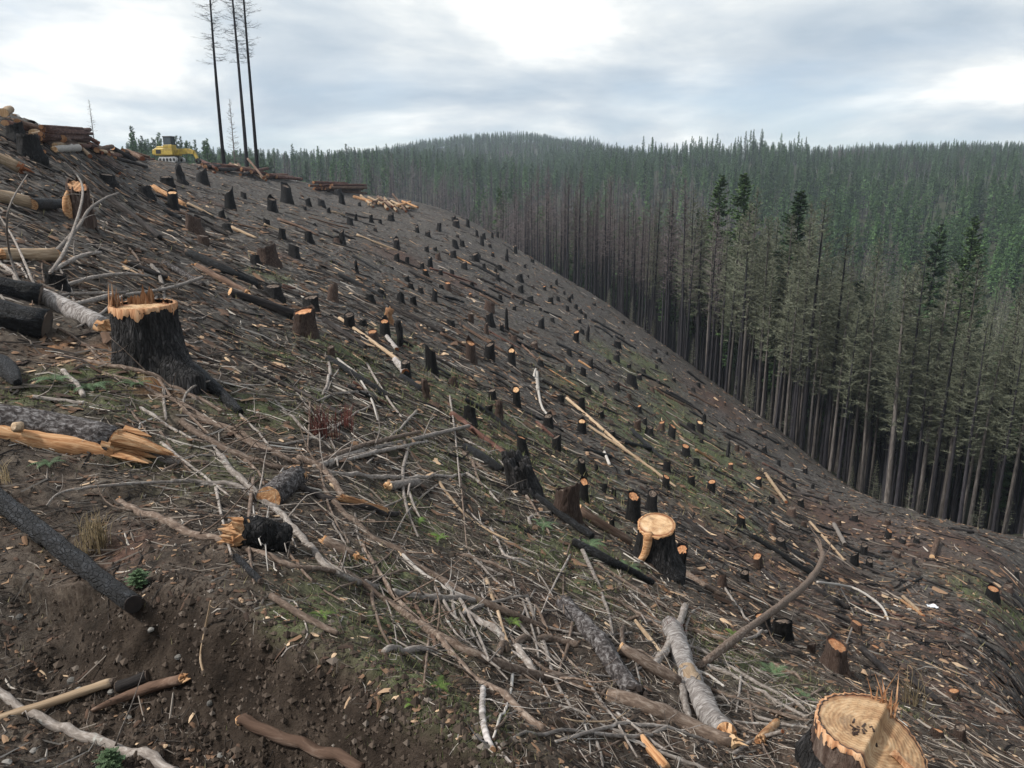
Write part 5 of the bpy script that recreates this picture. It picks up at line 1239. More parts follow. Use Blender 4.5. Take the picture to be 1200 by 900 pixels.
for k in range(len(P_)):
    x, y, back, a = P_[k]; pxx = px_[k, 0]
    pb = np.clip((pxx - 770) / 110 + r_.normal(0, .35), 0, 1)
    kind = "scorched" if pb > .5 else "bare"
    if back > 14 and r_.random() < .10 + .12 * (pxx > 850): kind = "green"
    sc = r_.uniform(.74, 1.08) * float(np.interp(pxx, [500, 700, 820, 950, 1200], [.72, .80, .92, .95, .92]))
    if k in single:
        if kind == "scorched" and r_.random() < .6: kind_ = "scorched_dark"
        else: kind_ = kind
        o = put_tree(kind_, x, y, sc, {"bare": "bare_fir", "scorched": "scorched_fir", "green": "green_fir"}[kind]); TREES.append([o, px_[k, 0], px_[k, 1], kind_, back])
    else: REST[kind].append((x, y, sc))
# named trees of the stand: the green firs standing above it
def tree_at(px, py_top, r, kind, label, name, sc=None):
    a = az_px(px, py_top); x, y = r * math.sin(a), r * math.cos(a); z = float(H(x, y)); top = unproj(np.array(px), np.array(py_top), np.array(1.0)); e = top[2] / np.hypot(top[0], top[1])
    hh = e * r - z; o = put_tree(kind, x, y, hh / 25.0, name); tag(o, label, "tree", "living firs among the dead stand"); o.scale = (1.1 if kind == 'scorched' else 1.35,) * 2 + (hh / 25.0,); return o
tree_at(885, 203, 105, "bushy_bright", "living green fir rising above the dead stand, left of the dark green one", "green_fir")
tree_at(935, 224, 92, "bushy_dark", "dark green bushy fir standing alone among the grey dead trees", "green_fir")
tree_at(846, 206, 118, "bushy_bright", "slim green-topped fir left of the taller living fir in the stand", "green_fir")
tree_at(1005, 330, 95, "bushy_dark", "low green fir half hidden behind grey trunks", "green_fir")
tree_at(1098, 264, 120, "bushy_dark", "green fir top showing behind the grey dead trees near the right side", "green_fir")
tree_at(1145, 255, 120, "bushy_bright", "pale green fir top behind the dead stand, near the right picture edge", "green_fir")
tree_at(958, 235, 84, "scorched", "tallest pale dead fir with drooping bleached branches in the front of the stand", "dead_fir")
tree_at(1075, 300, 72, "scorched", "pale straight dead trunk standing out in front of the dark stand", "dead_fir")
# three tall bare trees and a thin sapling by the excavator
TALL = [tree_meshes(500 + s, 30, .23, "tall") for s in range(3)]
TALLM = pair(TALL, "trunk_bark_dark", "black_twigs")
for k, (pb, pyb, ptx, word) in enumerate(((263, 197, 249, "leftmost"), (290, 200, 270, "middle"), (302, 202, 283, "rightmost"))):
    dpt = float(crest_d(pb)) + 6; b = ray(pb, pyb) * dpt; b[2] = H(b[0], b[1]) if abs(H(b[0], b[1]) - b[2]) < 3 else b[2]
    o = empty("tall_bare_tree", b, k * 2.0); tm, cm = TALLM[k]; link("trunk", tm, o); link("crown", cm, o)
    o.scale = (1, 1, .93 + .05 * k)
    tag(o, f"{word} of the three tall bare trees on the crest beside the excavator", "tree", "tall bare trees on the crest")
def small_bare(px, pyb, hpx, dpt, label, name, seed, mat="olive_twigs", kind="bush"):
    b = ray(px, pyb) * dpt; g_ = H(b[0], b[1]); b[2] = g_ if abs(g_ - b[2]) < 2.5 else b[2]; hh = hpx * dpt / FPX
    t, c = tree_meshes(seed, 6.0, .05, kind); o = empty(name, b); o.scale = (hh / 6,) * 3
    link("trunk", t.mesh("trunk", "trunk_bark_pale"), o); link("crown", c.mesh("crown", mat), o); tag(o, label, "tree"); return o
small_bare(276, 199, 78, float(crest_d(276)) + 3, "thin bare sapling between the tall bare trees on the crest", "bare_sapling", 611, "plum_twigs")
small_bare(111, 170, 50, 90.0, "faint thin bare sapling against the sky behind the crest log deck", "bare_sapling", 612, "plum_twigs")
gsp = ground([1003], [566])[0]; small_bare(1003, 566, 66, float(depth_of(gsp)), "pale grey dead young fir at the foot of the burnt stand", "dead_sapling", 613, "olive_twigs")

# small dead saplings along the foot of the stand
BRUSH = []; BT = [tree_meshes(630 + s, 6.0, .05, "bush") for s in range(3)]; BTM = pair(BT, "trunk_bark_pale", "olive_twigs")
r_ = np.random.default_rng(66)
for k in range(34):
    a = r_.uniform(az_px(640, 300), az_px(1195, 600)); r = edge_r(a) + r_.uniform(-.5, 5); x, y = r * math.sin(a), r * math.cos(a); s_ = r_.uniform(.25, .75)
    o = empty("dead_sapling", (x, y, float(H(x, y))), r_.uniform(0, 6)); o.scale = (s_ * 1.3, s_ * 1.3, s_); tm, cm = BTM[k % 3]; link("trunk", tm, o); link("crown", cm, o)
    q_ = proj(np.array([x, y, float(H(x, y))])); BRUSH.append([o, q_[0], q_[1]])
# the forest further back and on the far hill: one mass of each sort, instanced on points
def forest(name, pts_, meshes, label, cat):
    me = bpy.data.meshes.new(name); P3 = np.array([(x, y, H(x, y)) for x, y, s in pts_]) if len(pts_) < 4000 else None
    A_ = np.array(pts_); P3 = np.stack([A_[:, 0], A_[:, 1], H(A_[:, 0], A_[:, 1])], -1)
    me.vertices.add(len(P3)); me.vertices.foreach_set("co", P3.ravel())
    at = me.attributes.new("size", 'FLOAT', 'POINT'); at.data.foreach_set("value", A_[:, 2].astype(np.float32))
    o = link(name, me); ng = bpy.data.node_groups.new(name, 'GeometryNodeTree')
    ng.interface.new_socket("Geometry", in_out='INPUT', socket_type='NodeSocketGeometry'); ng.interface.new_socket("Geometry", in_out='OUTPUT', socket_type='NodeSocketGeometry')
    N_ = ng.nodes.new; i_, o_ = N_("NodeGroupInput"), N_("NodeGroupOutput"); inst = N_("GeometryNodeInstanceOnPoints"); jn = N_("GeometryNodeJoinGeometry")
    for m_ in meshes:
        proto = bpy.data.objects.new(name + "_sample", m_); oi = N_("GeometryNodeObjectInfo"); oi.inputs["Object"].default_value = proto; oi.inputs["As Instance"].default_value = True
        ng.links.new(oi.outputs["Geometry"], jn.inputs[0])
    ng.links.new(i_.outputs[0], inst.inputs["Points"]); ng.links.new(jn.outputs[0], inst.inputs["Instance"]); inst.inputs["Pick Instance"].default_value = True
    ri = N_("FunctionNodeRandomValue"); ri.data_type = 'INT'; ri.inputs[4].default_value = 0; ri.inputs[5].default_value = len(meshes) - 1; ng.links.new(ri.outputs[2], inst.inputs["Instance Index"])
    rr = N_("FunctionNodeRandomValue"); rr.data_type = 'FLOAT'; rr.inputs[2].default_value = 0; rr.inputs[3].default_value = 6.283; rr.inputs["Seed"].default_value = 5
    cx = N_("ShaderNodeCombineXYZ"); ng.links.new(rr.outputs[1], cx.inputs[2]); ng.links.new(cx.outputs[0], inst.inputs["Rotation"])
    na2 = N_("GeometryNodeInputNamedAttribute"); na2.data_type = 'FLOAT'; na2.inputs["Name"].default_value = "size"
    ng.links.new(na2.outputs["Attribute"], inst.inputs["Scale"]); ng.links.new(inst.outputs[0], o_.inputs[0])
    md = o.modifiers.new("trees", 'NODES'); md.node_group = ng
    me.materials.append(M["green_needles"])
    return tag(o, label, cat, kind="stuff")
midb = [joined(*BARE[k], "bare_mid", ["trunk_bark_dark", "plum_twigs"]) for k in range(3)]
mids = [joined(*SCOR[k], "scorched_mid", ["trunk_bark_dark", "olive_twigs"]) for k in range(3)]
fb = [joined(*tree_meshes(700 + s, 24, .22, "bare", True), "bare_far", ["trunk_bark_dark", "plum_twigs"]) for s in range(3)]
fg = [joined(*tree_meshes(720 + s, 24, .24, "green", True), "green_far", ["trunk_bark_dark", "far_needles"]) for s in range(4)]
midg = [joined(*GREE[k], "green_mid", ["trunk_bark_dark", "green_needles"]) for k in range(2)]
FARB, FARG = [], []
r_ = np.random.default_rng(91)
n_far = 20000
a = r_.uniform(math.radians(-44), math.radians(46), n_far); rr_ = np.sqrt(r_.uniform(150 ** 2, 1330 ** 2, n_far))
keep_ = (rr_ > edge_r(a) + 45) & (a > az_px(150, 190)); a, rr_ = a[keep_], rr_[keep_]; keep_ = rr_ > 0; a, rr_ = a[keep_], rr_[keep_]; x, y = rr_ * np.sin(a), rr_ * np.cos(a)
pxf = W0 / 2 + FPX * np.tan(a)
mixn = fbm(x / 120, y / 120, 3) + fbm(x / 30, y / 30, 2) * .5
for k in range(len(a)):
    # dead belt along the valley floor, living forest up the hill
    rt = float(sstep(780, 960, np.array(pxf[k]))); belt = float(sstep(390 - 230 * rt, 520 - 230 * rt, np.array(rr_[k]))) * (1.0 - .35 * rt) + .12 * rt
    pg = belt + mixn[k] * 1.7
    s_ = r_.uniform(.55, 1.1) if rr_[k] < 480 else r_.uniform(.45, .95 if pxf[k] < 720 else .8) if rr_[k] < 820 else r_.uniform(.38, .72)
    (FARG if pg > .38 or pxf[k] < 330 else FARB).append((x[k], y[k], s_))
forest("dead_forest", REST["bare"], midb, "purple grey mass of burnt bare firs behind the front trees", "forest")
forest("scorched_forest", REST["scorched"], mids, "grey olive mass of scorched firs behind the front trees", "forest")
forest("living_firs", REST["green"], midg, "scattered living green firs inside the dead stand", "forest")
forest("burnt_forest", FARB, fb, "purple brown belt of dead firs in the far valley", "forest")
forest("green_forest", FARG, fg, "dense green conifer forest covering the far hill", "forest")
# the thin row of firs standing against the sky on the near ridge
FG_P = pair([tree_meshes(740 + s, 24, .24, "green", True) for s in range(3)], "trunk_bark_dark", "far_needles")
rowx = np.sort(np.concatenate([r_.uniform(745, 945, 34), r_.uniform(140, 235, 9)])); nrow = 0
for pxk in rowx:
    a = az_px(pxk, 190); r = 700 + r_.uniform(-12, 12) if pxk > 400 else 330 + r_.uniform(-20, 40); x, y = r * math.sin(a), r * math.cos(a)
    if pxk < 400:
        top = ray(pxk, r_.uniform(160, 182)); z = top[2] / np.hypot(top[0], top[1]) * r - 20; s_ = .85; z = max(z, float(H(x, y)) - 3)
        z = float(H(x, y)); s_ = (top[2] / np.hypot(top[0], top[1]) * r - z) / 24
        if s_ < .3 or s_ > 1.25: continue
    else: s_, z = r_.uniform(.85, 1.15), float(H(x, y))
    tm, cm = FG_P[nrow % 3]; o = empty("ridge_fir", (x, y, z), r_.uniform(0, 6)); o.scale = (s_ * .8,) * 2 + (s_,); link("trunk", tm, o); link("crown", cm, o)
    TREES.append([o, pxk, 175, "ridge" if pxk > 400 else "behind", 0]); nrow += 1

# ------------------------------------------------------------------ excavator on the crest
def box(mb, x0, x1, y0, y1, z0, z1, bev=0.05, taper=0.0):
    b = min(bev, .3 * min(x1 - x0, y1 - y0, z1 - z0)); V_, F_ = [], []
    for (z, i_) in ((z0, b), (z0 + b, 0), (z1 - b, 0), (z1, b)):
        t = taper * (z - z0) / (z1 - z0)
        for (x, y) in ((x0 + i_ + t, y0 + i_ + t), (x1 - i_ - t, y0 + i_ + t), (x1 - i_ - t, y1 - i_ - t), (x0 + i_ + t, y1 - i_ - t)): V_.append((x, y, z))
    for k in range(3):
        for j in range(4): F_.append((k * 4 + j, k * 4 + (j + 1) % 4, k * 4 + 4 + (j + 1) % 4, k * 4 + 4 + j))
    mb.add(V_, [np.array(F_ + [(3, 2, 1, 0), (12, 13, 14, 15)])])
def beam(mb, pts_, w, hs):
    """Box beam along points in the xz plane with depth hs and width w."""
    P2 = np.array(pts_, float); T = np.gradient(P2, axis=0); T /= np.linalg.norm(T, axis=1)[:, None]; Nn = np.stack([-T[:, 1], T[:, 0]], -1); V_ = []
    for p, n_, h in zip(P2, Nn, hs):
        for sy, sn in ((-1, -1), (1, -1), (1, 1), (-1, 1)): q = p + n_ * sn * h / 2; V_.append((q[0], sy * w / 2, q[1]))
    n = len(P2); F_ = [(k * 4 + j, k * 4 + (j + 1) % 4, k * 4 + 4 + (j + 1) % 4, k * 4 + 4 + j) for k in range(n - 1) for j in range(4)] + [(3, 2, 1, 0), tuple((n - 1) * 4 + j for j in range(4))]
    mb.add(V_, [np.array(F_)])
ed = float(crest_d(205)) + 1.0; eb_ = ray(202, 191) * ed; eb_[2] = H(eb_[0], eb_[1]) + 0.05
ex = empty("excavator", eb_, math.radians(-14)); es = 52 * ed / FPX / 8.2; ex.scale = (es, es, es * 1.15)
def epart(name, mat, fn, parent=None, smooth=False):
    mb = MB(); fn(mb); return link(name, mb.mesh(name, mat, smooth), parent or ex)
def track(mb, y):
    th_ = np.linspace(0, 2 * np.pi, 28, endpoint=False); xc = np.where(np.cos(th_) > 0, 1.45, -1.45)
    o_ = np.stack([xc + .45 * np.cos(th_), .45 + .45 * np.sin(th_)], -1); V_ = []
    for yy, s_ in ((y - .3, .96), (y - .27, 1), (y + .27, 1), (y + .3, .96)):
        for q in o_: V_.append((q[0] * s_, yy, .45 + (q[1] - .45) * s_))
    n = 28; F_ = [(k * n + j, k * n + (j + 1) % n, (k + 1) * n + (j + 1) % n, (k + 1) * n + j) for k in range(3) for j in range(n)]
    mb.add(V_, [np.array(F_), np.array([list(range(n))[::-1], [3 * n + j for j in range(n)]])])
for sy in (-1.05, 1.05):
    t_ = epart("track", "machine_grey", lambda m_: track(m_, sy))
    for xw in (-1.45, -.7, 0, .7, 1.45):
        epart("roller", "machine_black", lambda m_: m_.add(*tube_geo(np.array([[xw, sy - .34, .45], [xw, sy + .34, .45]]), np.array([.24, .24]), 10, 0, 1)), t_)
epart("undercarriage", "machine_black", lambda m_: box(m_, -1.0, 1.0, -.75, .75, .55, 1.1))
epart("engine_house", "yellow_paint", lambda m_: box(m_, -2.6, 1.2, -1.35, 1.35, 1.12, 2.25, .12))
epart("counterweight", "yellow_paint", lambda m_: box(m_, -3.05, -2.58, -1.3, 1.3, 1.2, 2.1, .2))
epart("engine_cover", "yellow_paint", lambda m_: box(m_, -2.3, -.5, -1.2, 1.2, 2.24, 2.55, .1, .08))
epart("grille", "machine_black", lambda m_: box(m_, -2.2, -1.2, -1.39, -1.34, 1.4, 2.0, .02))
cb_ = epart("cab", "machine_black", lambda m_: (box(m_, -.55, 1.15, -1.3, -.1, 2.26, 2.7, .05), [box(m_, x0, x0 + .09, y0, y0 + .09, 2.68, 3.9, .02) for x0 in (-.52, 1.02) for y0 in (-1.28, -.2)], box(m_, -.62, 1.2, -1.36, -.04, 3.88, 4.05, .05)))
for (x0, x1, y0, y1) in ((-.42, 1.0, -1.26, -1.22), (-.42, 1.0, -.17, -.13), (1.05, 1.08, -1.18, -.22), (-.5, -.47, -1.18, -.22)):
    epart("window", "cab_glass", lambda m_: box(m_, x0, x1, y0, y1, 2.7, 3.88, .01), cb_)
epart("cab_base", "yellow_paint", lambda m_: box(m_, -.6, 1.18, -1.36, -.04, 2.2, 2.74, .05))
epart("boom", "yellow_paint", lambda m_: beam(m_, [(.9, 1.45), (2.3, 1.75), (3.8, 1.8), (4.8, 1.55)], .55, [.6, .9, .75, .5]))
epart("stick", "yellow_paint", lambda m_: beam(m_, [(4.6, 1.8), (5.0, 1.3), (5.5, .4)], .4, [.45, .5, .3]))
epart("hydraulic_cylinder", "machine_grey", lambda m_: m_.add(*tube_geo(np.array([[1.3, 0, 1.35], [3.1, 0, 1.8]]), np.array([.1, .08]), 8, 0, 1)))
epart("grapple", "machine_black", lambda m_: [beam(m_, [(5.5, .6), (5.5 + s_ * .45, .25), (5.5 + s_ * .1, -.2)], .5, [.22, .3, .08]) for s_ in (-1, 1)])
tag(ex, "yellow tracked excavator with a dark cab parked on the crest", "excavator")

# ------------------------------------------------------------------ ferns, grass tufts, seedlings, stones, scrap
def fern(px, py, size, label, n=9, seed=1, cat="fern", name="fern", mat="fern_leaf"):
    p = ground([px], [py])[0]; d = float(depth_of(p)); S = 1.6 * size * d / FPX; r2 = np.random.default_rng(seed); root = empty(name, p)
    for k in range(n):
        a = 6.28 * k / n + r2.normal(0, .25); L_ = S * r2.uniform(.6, 1.1); mb = MB(); m_ = 13
        ts = np.linspace(.08, 1, m_); sp_ = np.stack([np.cos(a) * L_ * ts * .8, np.sin(a) * L_ * ts * .8, L_ * (ts * .75 - ts ** 2 * .62)], -1); sd = np.array([-math.sin(a), math.cos(a), 0])
        mb.add(*tube_geo(np.vstack([[0, 0, 0], sp_]), np.full(m_ + 1, L_ * .008), 4, 0, 1))
        for i_, t in enumerate(ts[:-1]):
            pl = L_ * .2 * math.sin(math.pi * min(1, .18 + t * .86)) + .002; dr = sp_[i_ + 1] - sp_[i_]
            for sg in (-1, 1):
                b = sp_[i_]; tip = b + sd * sg * pl + dr * .7 + np.array([0, 0, -.1 * pl]); mb.add([b, b + dr * .75, tip + np.array([0, 0, .02 * pl])], [np.array([[0, 1, 2]])])
        link("frond", mb.mesh("frond", mat), root)
    return tag(root, label, cat, "small plants on the slope")
fern(105, 458, 26, "fern with spreading fronds in front of the splintered black stump", 11, 3)
fern(65, 448, 22, "fern beside the black broken log tip", 10, 4)
fern(160, 452, 18, "small fern at the foot of the splintered black stump", 9, 5)
fern(58, 545, 18, "blue green plant under the big bark log", 8, 6)
fern(635, 618, 16, "small fern below the long black pole", 8, 7)
fern(690, 640, 16, "fern beside the upper end of the thick black pole", 8, 8)
fern(735, 668, 15, "fern touching the lower part of the thick black pole", 8, 9)
fern(600, 730, 14, "bright green plant beside the broken long brown branch", 7, 10, "plant", "herb", "herb_leaf")
fern(515, 805, 14, "bright green plant on the slope above the dug bank", 8, 11, "plant", "herb", "herb_leaf")
fern(378, 722, 13, "bright green moss plant on the lip of the dug bank", 8, 12, "plant", "herb", "herb_leaf")
fern(483, 825, 9, "small bright green plant on the lip of the dug bank", 6, 13, "plant", "herb", "herb_leaf")
fern(905, 790, 18, "fern among the parallel branches", 9, 14)
fern(945, 820, 14, "fern beside the biggest sawn stump", 8, 15)
fern(515, 631, 12, "small green plant beside the long brown branch", 8, 16, "plant", "herb", "herb_leaf")
fern(490, 612, 12, "small green plant right of the crossing heap", 8, 17, "plant", "herb", "herb_leaf")
fern(860, 745, 12, "small green plant left of the orange flat stump", 8, 18, "plant", "herb", "herb_leaf")
def seedling(px, py, hpx, label, seed):
    p = ground([px], [py])[0]; d = float(depth_of(p)); hh = hpx * d / FPX; t, c = tree_meshes(seed, 5.0, .05, "green"); o = empty("fir_seedling", p); o.scale = (hh / 5 * 1.3, hh / 5 * 1.3, hh / 5)
    link("stem", t.mesh("stem", "brown_branch"), o); link("needles", c.mesh("needles", "fern_leaf"), o); tag(o, label, "seedling", "fir seedlings")
seedling(131, 903, 27, "green fir seedling at the bottom edge beside the smooth grey branch", 801)
seedling(164, 688, 22, "green fir seedling on bare soil right of the charcoal-black log", 802)
def tuft(px, py, hpx, n, label, seed, mat="dry_grass", spread=.5, cat="grass tuft", name="grass_tuft"):
    p = ground([px], [py])[0]; d = float(depth_of(p)); S = hpx * d / FPX; r2 = np.random.default_rng(seed); mb = MB()
    for _ in range(n):
        b = np.array([r2.normal(0, .16 * S), r2.normal(0, .16 * S), -.02]); a = r2.uniform(0, 6.28); L_ = S * r2.uniform(.5, 1.1); o_ = spread * r2.uniform(.1, 1)
        P3 = np.array([b, b + [math.cos(a) * o_ * L_ * .25, math.sin(a) * o_ * L_ * .25, L_ * .6], b + [math.cos(a) * o_ * L_ * .8, math.sin(a) * o_ * L_ * .8, L_ * .85]]); C2, R2 = smooth_line(P3, np.array([.010, .008, .002]) * S, 6); mb.add(*tube_geo(C2, R2, 3, 0, 1, cap=False))
    root = empty(name, p); link("blades" if name == "grass_tuft" else "stems", mb.mesh("blades", mat), root)["kind"] = "stuff"; return tag(root, label, cat)
tuft(112, 640, 52, 90, "dry brown grass tuft right of the charcoal-black log", 3)
tuft(92, 655, 30, 40, "small dry grass tuft against the charcoal-black log", 4)
tuft(378, 512, 46, 70, "thin reddish twigs of a leafless bush behind the crossing heap", 5, "red_twig", .45, "bush", "leafless_bush")
tuft(405, 500, 34, 40, "smaller reddish leafless twigs right of the leafless bush", 6, "red_twig", .5, "bush", "leafless_bush")
tuft(790, 745, 26, 60, "dark red twiggy clump beside the upper birch log end", 7, "red_twig", .9, "bush", "leafless_bush")
tuft(1068, 826, 50, 26, "straw-coloured grass tuft behind the biggest sawn stump", 8, spread=.8)
tuft(8, 565, 34, 20, "pale dry stalks at the left edge below the big bark log", 9)
def stone(px, py, w, label, seed):
    p = ground([px], [py])[0]; d = float(depth_of(p)); S = .5 * w * d / FPX; r2 = np.random.default_rng(seed); th_ = np.linspace(0, 6.28, 9, endpoint=False); V_ = [(0, 0, S * .75)]
    for z_, q in ((.62, .55), (.3, .95), (-.25, .9)):
        for t in th_: V_.append((math.cos(t) * S * q * r2.uniform(.8, 1.15), math.sin(t) * S * q * r2.uniform(.7, 1.0), S * z_ * r2.uniform(.85, 1.1)))
    j = np.arange(9); jn = (j + 1) % 9; mb = MB(); mb.add(V_, [np.stack([0 * j, 1 + j, 1 + jn], -1)] + [np.stack([1 + k * 9 + j, 1 + (k + 1) * 9 + j, 1 + (k + 1) * 9 + jn, 1 + k * 9 + jn], -1) for k in (0, 1)])
    o = link("stone", mb.mesh("stone", "stone_grey", False)); o.location = p; o.rotation_euler = (0, 0, r2.uniform(0, 6)); return tag(o, label, "stone", "loose stones on the soil")
for k, (sx, sy, w, lb) in enumerate([(23, 723, 10, "grey stone on the soil near the left edge"), (209, 770, 9, "small pale stone in the middle of the bare soil"), (92, 812, 16, "tan stone beside the pale stripped stick"), (84, 798, 12, "orange-brown stone above the tan stone"), (130, 811, 9, "small stone touching the tip of the pale stripped stick"), (172, 804, 9, "small grey stone behind the stubby dark stick"), (203, 797, 10, "round grey stone right of the stubby dark stick"), (246, 824, 9, "bluish stone right of the pointed charred stick"), (8, 895, 14, "grey stone in the bottom left corner"), (177, 738, 8, "pale stone at the end of the charcoal-black log"), (258, 886, 9, "small stone near the bottom edge left of the peeled stick"), (150, 842, 10, "flat stone below the pointed charred stick"), (40, 880, 10, "small stone below the smooth grey branch")]): stone(sx, sy, w, lb, k + 3)
p = ground([1092], [712])[0]; d = float(depth_of(p)); S = 5.5 * d / FPX; mb = MB()
gx_, gy_ = np.meshgrid(np.linspace(-1, 1, 9), np.linspace(-.7, .7, 7)); zz_ = .35 + .45 * pnoise(gx_ * 1.7 + 4, gy_ * 2.3) + .25 * pnoise(gx_ * 4, gy_ * 4 + 7)
V_ = np.stack([gx_ * S, gy_ * S, zz_ * S], -1).reshape(-1, 3); ii, jj = np.meshgrid(np.arange(6), np.arange(8), indexing='ij'); q_ = np.stack([ii * 9 + jj, ii * 9 + jj + 1, (ii + 1) * 9 + jj + 1, (ii + 1) * 9 + jj], -1).reshape(-1, 4)
mb.add(np.vstack([V_, V_ - [0, 0, .06 * S]]), [q_, q_[:, ::-1] + 63]); o = link("plastic_scrap", mb.mesh("plastic_scrap", "white_plastic")); o.location = p; tag(o, "crumpled white plastic scrap lying in the hollow", "scrap")

# ------------------------------------------------------------------ litter, grass and pebbles (uncountable)
def scatter(n, rmin, rmax, power, seed, az=(-44, 44)):
    """Ground positions inside the clearing, denser towards the camera."""
    r2 = np.random.default_rng(seed); a = np.radians(r2.uniform(*az, n)); u = r2.uniform(0, 1, n); r = np.exp(np.log(rmin) + (np.log(rmax) - np.log(rmin)) * u ** power)
    ok = r < edge_r(a) * .99; a, r = a[ok], r[ok]; return r * np.sin(a), r * np.cos(a), r, r2
def inside_v(px, py, poly):
    c = np.zeros(px.shape, bool)
    for (x0, y0), (x1, y1) in zip(poly, poly[1:] + poly[:1]):
        if y0 != y1: c ^= ((y0 > py) != (y1 > py)) & (px < (x1 - x0) * (py - y0) / (y1 - y0) + x0)
    return c
def sticks(name, n, rmin, rmax, power, seed, L0, L1, w0, mat, tone, align, label, bend=.12, lift=0.0, aspect=1.0, poly=None):
    x, y, r, r2 = scatter(n, rmin, rmax, power, seed); gx_, gy_ = slope_dir(x, y); ok = (np.hypot(gx_, gy_) < .85) | (r > 7)
    if poly: q_ = proj(np.stack([x, y, H(x, y)], -1)); ok &= inside_v(q_[:, 0], q_[:, 1], poly) | (r2.random(len(x)) < .06)
    x, y, r, gx_, gy_ = x[ok], y[ok], r[ok], gx_[ok], gy_[ok]; n = len(x)
    L = L0 + (L1 - L0) * r2.uniform(0, 1, n) ** 2; L = L * (0.55 + 0.45 * np.clip(r / 12, .2, 2.6)) * np.where(r < 5, .6, 1); a = np.arctan2(-gy_, -gx_) + r2.normal(0, 1, n) * align(r)
    wd = w0 * r2.uniform(.5, 1.6, n) * np.clip(r / 7, .55, 5.0)
    if callable(tone): tn = tone(x, y, r, r2)
    else: tn = np.clip(r2.normal(*tone, n), 0, 1)
    dx, dy = np.cos(a), np.sin(a); pts_ = []
    kink = r2.normal(0, bend, n) * L
    for t in (-.5, 0, .5):
        px_, py_ = x + dx * L * t - dy * kink * (t == 0), y + dy * L * t + dx * kink * (t == 0)
        pts_.append(np.stack([px_, py_, H(px_, py_) + wd * .6 + lift * L * (abs(t) * 2 if t > 0 else .2) * np.abs(r2.normal(0, 1, n))], -1))
    P3 = np.stack(pts_, 1); side = np.stack([-dy, dx, 0 * dx], -1); up = np.array([0, 0, 1.0]); V_ = []
    for k, q in enumerate((.9, 1.0, .35)):
        c_ = P3[:, k]; w = (wd * q)[:, None]
        V_ += [c_ - side * w * aspect, c_ + side * w * aspect, c_ + up * w * (1.3 if aspect == 1 else .5)]
    V_ = np.stack(V_, 1).reshape(-1, 3); b = np.arange(n)[:, None] * 9; Q_ = []
    for k in (0, 3):
        for j in range(3): jn = (j + 1) % 3; Q_.append(b + np.array([[k + j, k + jn, k + 3 + jn, k + 3 + j]]))
    mb = MB(); mb.add(V_, [np.concatenate(Q_), np.concatenate([b + np.array([[0, 2, 1]]), b + np.array([[6, 7, 8]])])], tone=np.repeat(tn, 9))
    return tag(link(name, mb.mesh(name, mat, False)), label, "debris", kind="stuff")
al = lambda r: np.where(r < 9, 1.2, np.where(r < 30, .75, .6))
def tone_twig(x, y, r, r2):
    return np.clip(r2.beta(1.5, 2.4, len(x)) - .10 * sstep(10, 30, r) + .18 * (r2.random(len(x)) < .14), 0, 1)
sticks("fine_twigs", 24000, 1.7, 40, .95, 3, .05, .26, .0028, "twig_mix", tone_twig, lambda r: np.where(r < 9, 1.5, .6), "thin grey twigs strewn over the whole slope", .18, .10)
sticks("fallen_twigs", 6500, 3.0, 110, .9, 4, .25, .85, .0065, "twig_mix", tone_twig, al, "grey and black sticks strewn down the slope", .08, .05)
HEAP = [(100,440),(330,400),(480,450),(560,510),(640,600),(720,690),(840,710),(960,820),(940,905),(600,905),(540,790),(400,700),(230,620),(120,560)]
sticks("heap_twigs", 15000, 2.2, 22, .9, 9, .08, .6, .0034, "twig_mix", lambda x, y, r, r2: np.clip(r2.beta(1.6, 1.9, len(x)), 0, 1), lambda r: np.full(r.shape, 1.0), "tangle of pale grey twigs in the foreground branch heap", .2, .16, 1.0, HEAP)
def tone_chip(x, y, r, r2):
    red = blob(RED, x, y); return np.clip(r2.beta(1.3, 2.6, len(x)) + .22 * red * r2.random(len(x)) + .45 * (r2.random(len(x)) < .12), 0, 1)
sticks("wood_chips", 20000, 1.8, 105, .95, 5, .03, .15, .009, "chip_mix", tone_chip, lambda r: np.full(r.shape, .9), "brown and orange bark chips littering the ground", .1, .02, 1.6)
sticks("slope_slash", 4500, 12, 120, 1.0, 6, .15, .9, .006, "chip_mix", (.42, .3), lambda r: np.full(r.shape, .8), "bark strips and slash lying downhill", .05, .02, 1.4)
sticks("bark_slabs", 3000, 7, 110, .95, 17, .06, .34, .014, "chip_mix", lambda x, y, r, r2: np.clip(r2.beta(1.1, 2.0, len(x)) + .25 * blob(RED, x, y) * r2.random(len(x)), 0, 1), lambda r: np.full(r.shape, 1.0), "torn bark slabs and wood pieces scattered over the slope", .1, .10, 1.8)
sticks("charred_slash", 2200, 10, 120, 1.0, 7, .2, 1.1, .008, "twig_mix", (.12, .16), lambda r: np.full(r.shape, .6), "charred twigs lying downhill", .05, .03)
